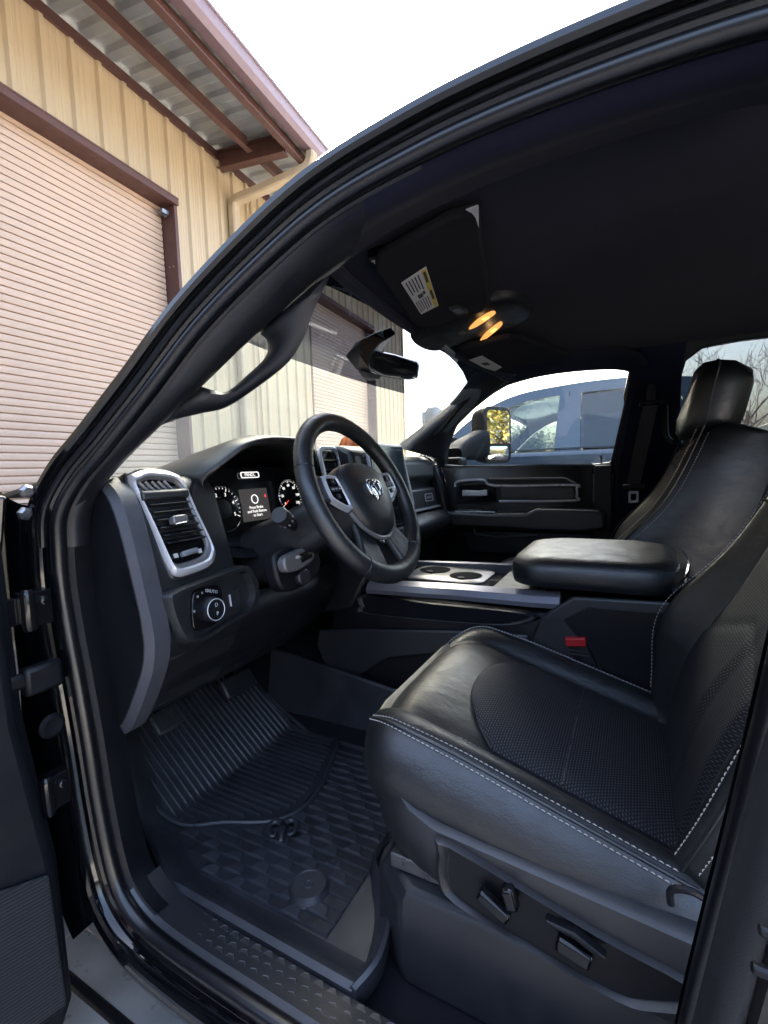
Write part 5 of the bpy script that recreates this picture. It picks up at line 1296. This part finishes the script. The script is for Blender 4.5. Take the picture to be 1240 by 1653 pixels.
# ================================================================== passenger door and right-hand side
def pxz(z): return .80 - max(0, z - 1.40) * .24
def PW(px, py):
    p = at(px, py, x=.78)
    for _ in range(6): p = at(px, py, x=pxz(p.z))
    return p
wo_ = [PW(*q) for q in ((718, 752), (719, 705), (733, 686), (760, 659), (790, 635), (840, 605), (900, 586), (960, 578), (1000, 575), (1014, 579), (1019, 592), (1010, 640), (985, 749))]
wo = []
for i in range(len(wo_)): wo.append(wo_[i])
wcen = sum(wo, V()) / len(wo)
def woff(d, dx=0):
    out = []
    n = len(wo)
    for i in range(n):
        a, b_, c = wo[i - 1], wo[i], wo[(i + 1) % n]
        t1 = (b_ - a); t1.x = 0; t1.normalize(); t2 = (c - b_); t2.x = 0; t2.normalize()
        n1 = V((0, -t1.z, t1.y)); n2 = V((0, -t2.z, t2.y)); m = (n1 + n2); m.normalize()
        if m.dot(b_ - wcen) < 0: m = -m
        q = b_ + m * d / max(.5, m.dot(n1) if m.dot(n1) > 0 else 1); q.x = pxz(q.z) + dx; out.append(q)
    return out
PDR = make('passenger_door', MB().prism([(.80, y, z) for y, z in ((.84, .74), (.845, 1.30), (.80, 1.45), (.06, 1.445), (.02, 1.1), (0, .74))], (.14, 0, 0)), 'paint', T, bevel=.01, label='black passenger door with silver framed handle panel')
make('window_frame', MB().ringplate(woff(.055, .05), woff(0, .05), (-.05, 0, 0)), 'plastic', PDR, bevel=.004)
make('window_seal', MB().tube(spline(woff(-.002, .015), 3, closed=True), .007, 6, closed=True), 'rubber', PDR)
make('window_glass', MB().prism(woff(.01, .03), (.004, 0, 0)), 'glass', PDR, smooth=0)
# upper door card
def dpt(px, py, x): return at(px, py, x=x)
def card(L, x, d, mat, nm, bev=.004, par=PDR): return make(nm, MB().prism([dpt(px, py, x) for px, py in L], (d, 0, 0)), mat, par, bevel=bev)
DCX = .785
make('door_card', MB().loft([[V((DCX + a, y, z)) for y in (.815, .70, .40, .155)] for z, a in ((1.450, .015), (1.452, .0), (1.440, -.008), (1.30, -.012), (1.20, -.005), (.78, .0))], closed=False, cap=False), 'leather_pad', PDR, smooth=40, solid=.01)
make('door_card_rear', MB().box((.79, .115, 1.11), (.03, .065, .66)), 'plastic', PDR, bevel=.005)
make('lock_pin', MB().tube([dpt(971, 748, .775), dpt(971, 736, .775)], .0045, 8), 'chrome', PDR)
# silver framed handle panel: a silver outline with a step
so1 = [dpt(*q, .768) for q in ((735, 812), (735, 786), (740, 777), (780, 775), (800, 784), (925, 783), (931, 788), (931, 802), (925, 808), (806, 809))]
make('handle_panel', MB().prism([dpt(*q, .770) for q in ((736, 813), (736, 778), (781, 773), (912, 772), (930, 781), (930, 807), (806, 810), (785, 815))], (.012, 0, 0)), 'plastic', PDR, bevel=.003)
make('silver_outline', MB().tube([p for p in spline(so1[1:9] + [so1[9]], 4)], .0058, 6), 'silver', PDR)
make('upper_moulding', MB().tube([dpt(*q, .766) for q in ((790, 773), (912, 772), (930, 781))], .0048, 6), 'grey_metal', PDR)
make('panel_insert', MB().prism([dpt(*q, .766) for q in ((808, 786), (925, 786), (928, 803), (922, 806), (808, 806))], (.006, 0, 0)), 'leather_pad', PDR, bevel=.003)
make('handle_cup', MB().prism([dpt(*q, .7655) for q in ((741, 803), (741, 783), (779, 780), (801, 789), (801, 809), (782, 810), (747, 810))], (.004, 0, 0)), 'gloss_plastic', PDR, bevel=.002)
hh = [dpt(*q, .752) for q in ((746, 791), (774, 792), (786, 790), (787, 800), (775, 801), (746, 801))]
make('door_handle', MB().prism(hh, (.010, 0, 0)), 'silver', PDR, bevel=.004)
# arm rest
ar_ = [(.765, 1.255), (.55, 1.250), (.40, 1.252), (.36, 1.272), (.13, 1.268), (.10, 1.25), (.10, 1.19), (.20, 1.175), (.72, 1.185), (.77, 1.21)]
make('arm_rest', MB().prism([(.70, y, z) for y, z in ar_], (.09, 0, 0)), 'leather_pad', PDR, bevel=.014, seg=3)
make('switch_plate', MB().box((.735, .62, 1.258), (.05, .17, .010), Matrix.Rotation(R(2), 3, 'X')), 'gloss_plastic', PDR, bevel=.003)
make('switch_trim', MB().box((.708, .62, 1.254), (.006, .18, .006)), 'silver', PDR, bevel=.001)
for y in (.57, .61): make('window_switch', MB().box((.73, y, 1.266), (.022, .026, .010)), 'plastic', PDR, bevel=.002)
make('map_pocket', MB().prism([(.745, y, z) for y, z in ((.70, 1.17), (.66, 1.06), (.30, 1.07), (.16, 1.10), (.14, 1.17))], (.05, 0, 0)), 'plastic', PDR, bevel=.010)
make('pocket_lip', MB().tube([dpt(*q, .738) for q in ((762, 841), (768, 862), (800, 867), (866, 863))], .005, 6), 'plastic_grey', PDR)
# ---- passenger side front pillar: solid trim from the screen edge to the door, with a grab handle
pa = spline([at(640, 722, x=.655), at(690, 683, x=.635), at(735, 646, x=.615), at(770, 600, x=.58)], 6)
pb = spline([at(716, 742, x=.765), at(738, 682, x=.745), at(785, 640, x=.715), at(842, 605, x=.685)], 6)
PPT = make('front_pillar_trim', MB().loft([[a + V((.02, .02, 0)), a, a.lerp(b_, .3) + V((-.022, 0, 0)), a.lerp(b_, .7) + V((-.018, 0, 0)), b_, b_ + V((.03, 0, 0))] for a, b_ in zip(pa, pb)], closed=False, cap=False), 'trim', T, smooth=50)
gh = spline([at(703, 700, x=.68), at(712, 694, x=.655), at(735, 665, x=.635), at(757, 640, x=.625), at(762, 634, x=.65)], 5)
make('grab_handle', MB().tube(gh, .011, 8), 'plastic', PPT)
make('corner_sail', MB().prism([at(*q, x=.785) for q in ((716, 752), (690, 735), (700, 712), (719, 700))], (.02, 0, 0)), 'plastic', T, bevel=.006)
# ---- centre pillar, seat belt, rear side
CP = make('centre_pillar_trim', MB().loft([[V((pxz(z) - .02 + .02, y0, z)), V((pxz(z) - .018, y0 - .02, z)), V((pxz(z) - .018, y1 + .03, z)), V((pxz(z), y1, z)), V((pxz(z) + .05, (y0 + y1) / 2, z))] for y0, y1, z in ((.09, -.20, .68), (.085, -.18, 1.20), (.078, -.15, 1.45), (.03, -.135, 1.70), (.01, -.15, 1.86))]), 'headliner', T, smooth=40)
bl0, bl1 = at(1050, 655, x=.700), at(1023, 783, x=.735)
BT = make('seat_belt', MB().loft([[bl0 + V((-.004, .024, 0)), bl0 + V((-.004, -.024, 0)), bl0 + V((0, -.024, 0)), bl0 + V((0, .024, 0))], [bl1 + V((-.004, .025, 0)), bl1 + V((-.004, -.022, 0)), bl1 + V((0, -.022, 0)), bl1 + V((0, .025, 0))]]), 'belt', T, smooth=0, label='dark seat belt hanging on the far door pillar')
make('guide_loop', MB().tube(spline([bl0 + V((-.006, .032, .0)), bl0 + V((-.010, .028, .014)), bl0 + V((-.012, .0, .010)), bl0 + V((-.010, -.028, .014)), bl0 + V((-.006, -.034, 0))], 4), .006, 6), 'plastic', BT)
make('guide_mount', MB().box(bl0 + V((.01, 0, .045)), (.03, .03, .08)), 'plastic', BT, bevel=.008)
make('latch_body', MB().box(bl1 + V((-.006, 0, -.006)), (.014, .075, .018)), 'plastic', BT, bevel=.004)
tg = bl1 + V((-.006, .0, -.045))
make('latch_tongue', MB().ringplate([tg + V((0, a, b_)) for a, b_ in rrect(.034, .046, .006)], [tg + V((0, a * .55, b_ * .55)) for a, b_ in rrect(.034, .046, .006)], (.003, 0, 0)), 'steel', BT, bevel=.0008)
make('grab_handle', MB().tube(spline([at(1074, 655, x=.70), at(1074, 690, x=.675), at(1078, 708, x=.668), at(1090, 712, x=.668), at(1100, 690, x=.675)], 5), .010, 8), 'plastic', T)
# rear door on the right: lower card, window with privacy glass, frame
for s in (1,):
    make('rear_door', MB().prism([(.79, y, z) for y, z in ((-.18, .70), (-.18, 1.46), (-1.45, 1.46), (-1.45, .70))], (.13, 0, 0)), 'plastic', T, bevel=.01, label='rear passenger door with tinted window')
    ro_ = [(-.138, 1.47), (-.140, 1.75), (-.152, 1.80), (-.20, 1.835), (-.30, 1.842), (-1.10, 1.835), (-1.30, 1.78), (-1.38, 1.47)]
    rwi = [V((pxz(z) , y, z)) for y, z in ro_]; rc = V((0, -.75, 1.66))
    rwo = [V((pxz(z), -.75 + (y + .75) * 1.10, 1.66 + (z - 1.66) * 1.25)) for y, z in ro_]
    make('rear_window_frame', MB().ringplate(rwo, rwi, (.04, 0, 0)), 'plastic', T, bevel=.004)
    make('rear_side_glass', MB().prism([p + V((.02, 0, 0)) for p in rwi], (.004, 0, 0)), 'privacy', T, smooth=0, label='tinted rear side window')
# ---- towing mirror outside the passenger door
mcn = at(803, 702, x=1.28)
mnorm = V((-.494, -.869, .0)).normalized(); FMR = Fr(mcn, V((0, 0, 1)).cross(mnorm), (0, 0, 1))
MR = make('tow_mirror', MB().loft([FMR.pts(rrect(w_, h_, r_, 5), c) for w_, h_, r_, c in ((.12, .20, .04, -.14), (.185, .285, .05, -.10), (.205, .305, .045, -.03), (.205, .305, .045, .004), (.185, .285, .035, .006))]), 'plastic', T, smooth=50, bevel=.003, label='tall black towing mirror outside the passenger window')
def mirror_mat():
    m, t, b = new_mat('mirror_silvering'); b.inputs['Base Color'].default_value = (.86, .88, .88, 1); b.inputs['Metallic'].default_value = 1; b.inputs['Roughness'].default_value = .01; return m
MT['mirror'] = mirror_mat()
gl_ = [(a, b_ + .042) for a, b_ in rrect(.168, .178, .026, 5)]
make('mirror_glass', MB().prism(FMR.pts(gl_, .005), FMR.n * .003), 'mirror', MR, smooth=0)
gc = rrect(.168, .076, .022, 5); cxr = MB()
def cvx(k): return [FMR.p(a * k, -.098 + b_ * k, .005 + .010 * (1 - k * k)) for a, b_ in gc]
make('convex_glass', MB().loft([cvx(1), cvx(.8), cvx(.6), cvx(.4), cvx(.2), cvx(.02)]), 'mirror', MR, smooth=80)
ma, mb_ = at(722, 742, x=.93), mcn + V((-.06, .06, -.08))
make('mirror_arm', MB().loft([[V((.93, .80 + a * .05, 1.50 + b_ * .045)) for a, b_ in rrect(2, 2, .5, 3)], [V((1.02, .79 + a * .045, 1.535 + b_ * .05)) for a, b_ in rrect(2, 2, .5, 3)], [V((1.15, mcn.y + .07 + a * .04, mcn.z - .055 + b_ * .075)) for a, b_ in rrect(2, 2, .5, 3)], [V((1.27, mcn.y + .06 + a * .04, mcn.z - .04 + b_ * .075)) for a, b_ in rrect(2, 2, .5, 3)]]), 'door_dark', MR, smooth=45)
make('mirror_base', MB().box((.925, .80, 1.475), (.10, .13, .05)), 'plastic', MR, bevel=.015, seg=3)

# ================================================================== overhead
# driver front pillar: wide trim with grab handle over the glass
da_ = spline([at(190, 742, x=-.765), at(232, 700, x=-.755), at(270, 665, x=-.750), at(323, 619, x=-.735), at(380, 570, x=-.720), at(435, 523, x=-.705), at(480, 480, x=-.69), at(520, 452, x=-.672), at(548, 432, x=-.655)], 4)
idx = [int(round(k)) for k in np.linspace(11.6 * NS, 5.6 * NS, len(da_))]
db_ = [LOOP[i] + V((.010, 0, 0)) + NORM[i] * -.008 for i in idx]
DPT = make('front_pillar_panel', MB().loft([[b_ + V((-.004, .0, 0)), b_.lerp(a, .25) + V((-.004, -.012, -.008)), b_.lerp(a, .7) + V((.0, -.012, -.008)), a, a + V((.0, .05, .02))] for a, b_ in zip(da_, db_)], closed=False, cap=False), 'trim', T, smooth=55, label='driver side pillar trim')
hp_old = spline([at(292, 668, x=-.745), at(330, 655, x=-.715), at(372, 644, x=-.695), at(415, 612, x=-.685), at(453, 577, x=-.680), at(464, 550, x=-.680), at(466, 520, x=-.690), at(462, 500, x=-.705)], 6)
hin = spline([at(px, py, x=xx) for px, py, xx in ((318, 622, -.738), (330, 626, -.732), (346, 631, -.722), (367, 632, -.712), (402, 603, -.702), (430, 576, -.696), (437, 558, -.696), (434, 543, -.700), (426, 531, -.706), (456, 503, -.700), (498, 466, -.690))], 5)
hou = spline([at(px, py, x=xx) for px, py, xx in ((262, 684, -.752), (292, 673, -.742), (330, 664, -.722), (370, 654, -.704), (422, 620, -.690), (466, 584, -.684), (491, 542, -.684), (500, 516, -.686), (510, 492, -.688), (519, 472, -.690), (530, 450, -.690))], 5)
dv = V((-.45, -.85, .10)).normalized()
make('grab_handle', MB().loft([[I_ + dv * .002, I_.lerp(O_, .25) + dv * .014, I_.lerp(O_, .6) + dv * .016, O_ + dv * .003, O_ - dv * .014, I_.lerp(O_, .5) - dv * .02, I_ - dv * .012] for I_, O_ in zip(hin, hou)]), 'trim', DPT, smooth=55, label='curved grab handle on the driver pillar')
# sun visor, driver
VZ = 1.838
vis = [(-.565, .225), (-.55, .215), (-.18, .300), (-.135, .33), (-.125, .465), (-.14, .492), (-.17, .496), (-.50, .425), (-.535, .40), (-.57, .26)]
def vz(x, y): return 1.843 - .085 * (y - .24)
def visor(sx_, nm, lab):
    L = [V((sx_ * x, y, vz(x, y))) for x, y in vis]
    o = make(nm, MB().loft([[p + V((0, 0, .004)) for p in L], [p + V((0, 0, -.014)) for p in L]]), 'visor', T, bevel=.006, seg=3, label=lab)
    return o
VS = visor(-1, 'sun_visor', 'dark cloth driver sun visor with warning label')
FL = Fr((-.26, .425, vz(-.26, .425) - .0147), (1, .17, 0), (.17, -1, 0))
lq = [at(*q, z=vz(-.26, .43) - .0155) for q in ((648, 458), (688, 437), (708, 495), (680, 506))]
d4 = V((0, 0, -.0012))
def lp(u, v_): return lq[0].lerp(lq[1], u).lerp(lq[3].lerp(lq[2], u), v_)
def lzf(p): return V((p.x, p.y, vz(p.x, p.y) - .0150))
def lquad(u0, u1, v0, v1, dz=0):
    return [lzf(lp(u, v_)) + V((0, 0, dz)) for u, v_ in ((u0, v0), (u1, v0), (u1, v1), (u0, v1))]
make('warning_label', MB().prism(lquad(0, 1, 0, 1), d4), 'white_paper', VS, smooth=0, label='white and yellow airbag warning label')
make('label_band', MB().prism(lquad(.80, .985, .02, .98, -.0013), d4 * .3), 'yellow_paper', VS, smooth=0)
ik = MB()
for k in range(5): ik.prism(lquad(.12 + k * .125, .17 + k * .125, .05, .40 - .04 * (k % 2), -.0013), d4 * .3)
for k in range(6): ik.prism(lquad(.08 + k * .115, .12 + k * .115, .60, .95 - .03 * (k % 3), -.0013), d4 * .3)
ik.prism(lquad(.30, .52, .46, .56, -.0013), d4 * .3); ik.prism(lquad(.54, .66, .44, .52, -.0013), d4 * .3)
for k in range(2): ik.prism(lquad(.84, .94, .06 + k * .45, .30 + k * .45, -.0018), d4 * .3)
make('label_print', ik, 'ink', VS, smooth=0)
vc_ = at(740, 484, z=1.838)
make('vanity_lamp', MB().prism([V((vc_.x + a, vc_.y + b_, vz(vc_.x, vc_.y) - .013)) for a, b_ in rrect(.07, .032, .014, 4)], (0, 0, -.006)), 'plastic', VS, bevel=.003)
make('lamp_slot', MB().prism([V((vc_.x + a, vc_.y + b_, vz(vc_.x, vc_.y) - .019)) for a, b_ in rrect(.028, .018, .004, 3)], (0, 0, -.001)), 'plastic_clear', VS, smooth=0)
pv = at(618, 420, z=1.83)
make('visor_pivot', MB().box(pv + V((0, 0, .006)), (.05, .04, .022)), 'gloss_plastic', VS, bevel=.006)
tri = [at(*q, z=1.824) for q in ((752, 337), (771, 330), (773, 332), (773, 366), (768, 350), (762, 342))]
make('bright_corner', MB().prism(tri, (0, 0, -.002)), 'white_paper', VS, smooth=0, label='pale triangle at the visor edge')  # flat white triangle under the rear corner of the visor
VP_ = visor(1, 'sun_visor', 'dark cloth passenger sun visor with small label')
lq2 = [at(*q, z=1.832) for q in ((757, 568), (778, 563), (810, 583), (795, 590))]
def pq(u, v_): p = lq2[0].lerp(lq2[1], u).lerp(lq2[3].lerp(lq2[2], u), v_); return p
make('warning_label', MB().prism([V((p.x, p.y, vz(p.x, p.y) - .0150)) for p in lq2], d4), 'white_paper', VP_, smooth=0)
p_ = pq(.5, .45); make('label_print', MB().box((p_.x, p_.y, vz(p_.x, p_.y) - .0168), (.045, .022, .0008)), 'ink', VP_, smooth=0)
# overhead console with lit map lamps
OZ = 1.848
oc = spline([V((x, y, 0)) for x, y in ((-.115, .30), (-.06, .255), (.06, .255), (.115, .30), (.125, .42), (.105, .52), (.06, .555), (-.06, .555), (-.105, .52), (-.125, .42))], 4, closed=True)
def ocr(k, z): return [V((p.x * k, .40 + (p.y - .40) * k, z - max(0, .40 + (p.y - .40) * k - .25) ** 2 * .55)) for p in oc]
OC = make('overhead_console', MB().loft([ocr(1.0, 1.885), ocr(1.0, 1.862), ocr(.97, 1.852), ocr(.90, 1.846), ocr(.3, 1.843), ocr(.02, 1.843)]), 'plastic', T, smooth=50, label='overhead console with two lit map lamps')
def ocz(y): return 1.8445 - max(0, y - .25) ** 2 * .55
def lens(L, nm):
    L = [at(*q, z=1.838) for q in L]
    L = spline(L, 4, closed=True); c = sum(L, V()) / len(L)
    base = [V((p.x, p.y, ocz(p.y) - .001)) for p in L]
    o = make(nm, MB().prism([V((p.x, p.y, ocz(p.y) - .001)) for p in L], (0, 0, -.003)), 'bulb', OC, smooth=0, label='lit amber map lamp')
    make('lamp_core', MB().prism([V((c.x + (p.x - c.x) * .5, c.y + (p.y - c.y) * .5, ocz(c.y) - .0045)) for p in L], (0, 0, -.0006)), 'bulb_hot', OC, smooth=0)
    return o
lens(((757, 525), (766, 516.5), (780, 508.5), (794, 503.5), (800, 505), (797, 508.5), (785, 515.5), (770, 522.5)), 'map_lamp')
lens(((774, 545), (783, 535), (796, 526), (808, 520), (811, 523), (806, 528.5), (795, 536), (784, 542)), 'map_lamp')
q = [at(*p, z=1.832) for p in ((712, 546), (719, 542), (735, 555), (734, 560), (729, 559))]
make('microphone_grille', MB().prism([V((p.x, p.y, ocz(p.y) - .002)) for p in q], (0, 0, -.004)), 'plastic_clear', OC, bevel=.001)
for (a, b_) in ((745, 528), (760, 548)):
    p = at(a, b_, z=1.838); make('switch', MB().box((p.x, p.y, ocz(p.y) - .003), (.03, .016, .006)), 'plastic_grey', OC, bevel=.002)
# ---- rear-view mirror with its camera shroud
def mq(px, py, y=.62): return at(px, py, y=y)
RM = make('rear_view_mirror', MB().loft([[mq(*q, y_) for q in qs] for y_, qs in (
    (.665, ((600, 571), (638, 578), (668, 586), (671, 592), (668, 604), (655, 606), (620, 601), (603, 592))),
    (.640, ((597, 564), (638, 572), (673, 583), (677, 590), (674, 607), (660, 611), (620, 607), (600, 595))),
    (.620, ((597, 563), (638, 572), (674, 583), (678, 589), (675, 608), (661, 612), (620, 607), (599, 596))),
    (.612, ((599, 566), (638, 574), (672, 585), (675, 590), (672, 606), (660, 609), (621, 605), (601, 595))))]), 'gloss_plastic', T, smooth=40, bevel=.002, label='rear view mirror hanging below the windscreen top')
make('mirror_glass', MB().prism([mq(*q, .610) for q in ((602, 569), (638, 576), (670, 586), (673, 591), (670, 604), (659, 607), (622, 603), (604, 594))], (0, .003, 0)), 'screen_off', RM, smooth=0)
make('mirror_edge', MB().tube(spline([mq(*q, .614) for q in ((596, 563), (595, 580), (599, 596), (620, 607), (660, 612), (674, 609))], 5), .0018, 6), 'plastic_clear', RM)
sh_ = [(.60, ((594, 548), (634, 527), (642, 540), (620, 560), (600, 566))), (.64, ((566, 560), (590, 540), (634, 528), (640, 545), (612, 572), (598, 597), (572, 592))), (.67, ((560, 572), (575, 555), (610, 540), (630, 545), (612, 580), (600, 604), (575, 597)))]
make('sensor_shroud', MB().loft([[mq(*q, y_) for q in qs] for y_, qs in (
    (.60, ((585, 546), (610, 535), (632, 528), (640, 540), (612, 556), (598, 572), (592, 590), (580, 570))),
    (.66, ((558, 575), (575, 552), (610, 536), (634, 529), (632, 545), (606, 575), (600, 604), (575, 597))),
    (.70, ((562, 578), (580, 556), (610, 542), (628, 538), (626, 550), (606, 578), (598, 600), (578, 595))))]), 'plastic', RM, smooth=45, bevel=.004)
make('shroud_foot', MB().loft([[mq(*q, y_) for q in qs] for y_, qs in ((.655, ((578, 598), (602, 602), (616, 606), (614, 612), (596, 615), (584, 608))), (.69, ((578, 596), (600, 600), (612, 604), (610, 609), (596, 611), (584, 605))))]), 'plastic_clear', RM, smooth=40, bevel=.002)
# headliner front edge trim over the windscreen
make('windscreen_header', MB().tube(spline([p + V((0, -.012, -.004)) for p in WS_T], 5), .014, 8), 'headliner', T)

# the lit map lamps spill a little warm light
for px, py in ((779, 514), (793, 533)):
    p = at(px, py, z=1.838)
    ld = bpy.data.lights.new('map_lamp_light', 'POINT'); ld.energy = .003; ld.color = (1, .55, .2); ld.shadow_soft_size = .008
    lo = bpy.data.objects.new('map_lamp_light', ld); COL.objects.link(lo); lo.location = (p.x, p.y, ocz(p.y) - .022); lo.parent = OC
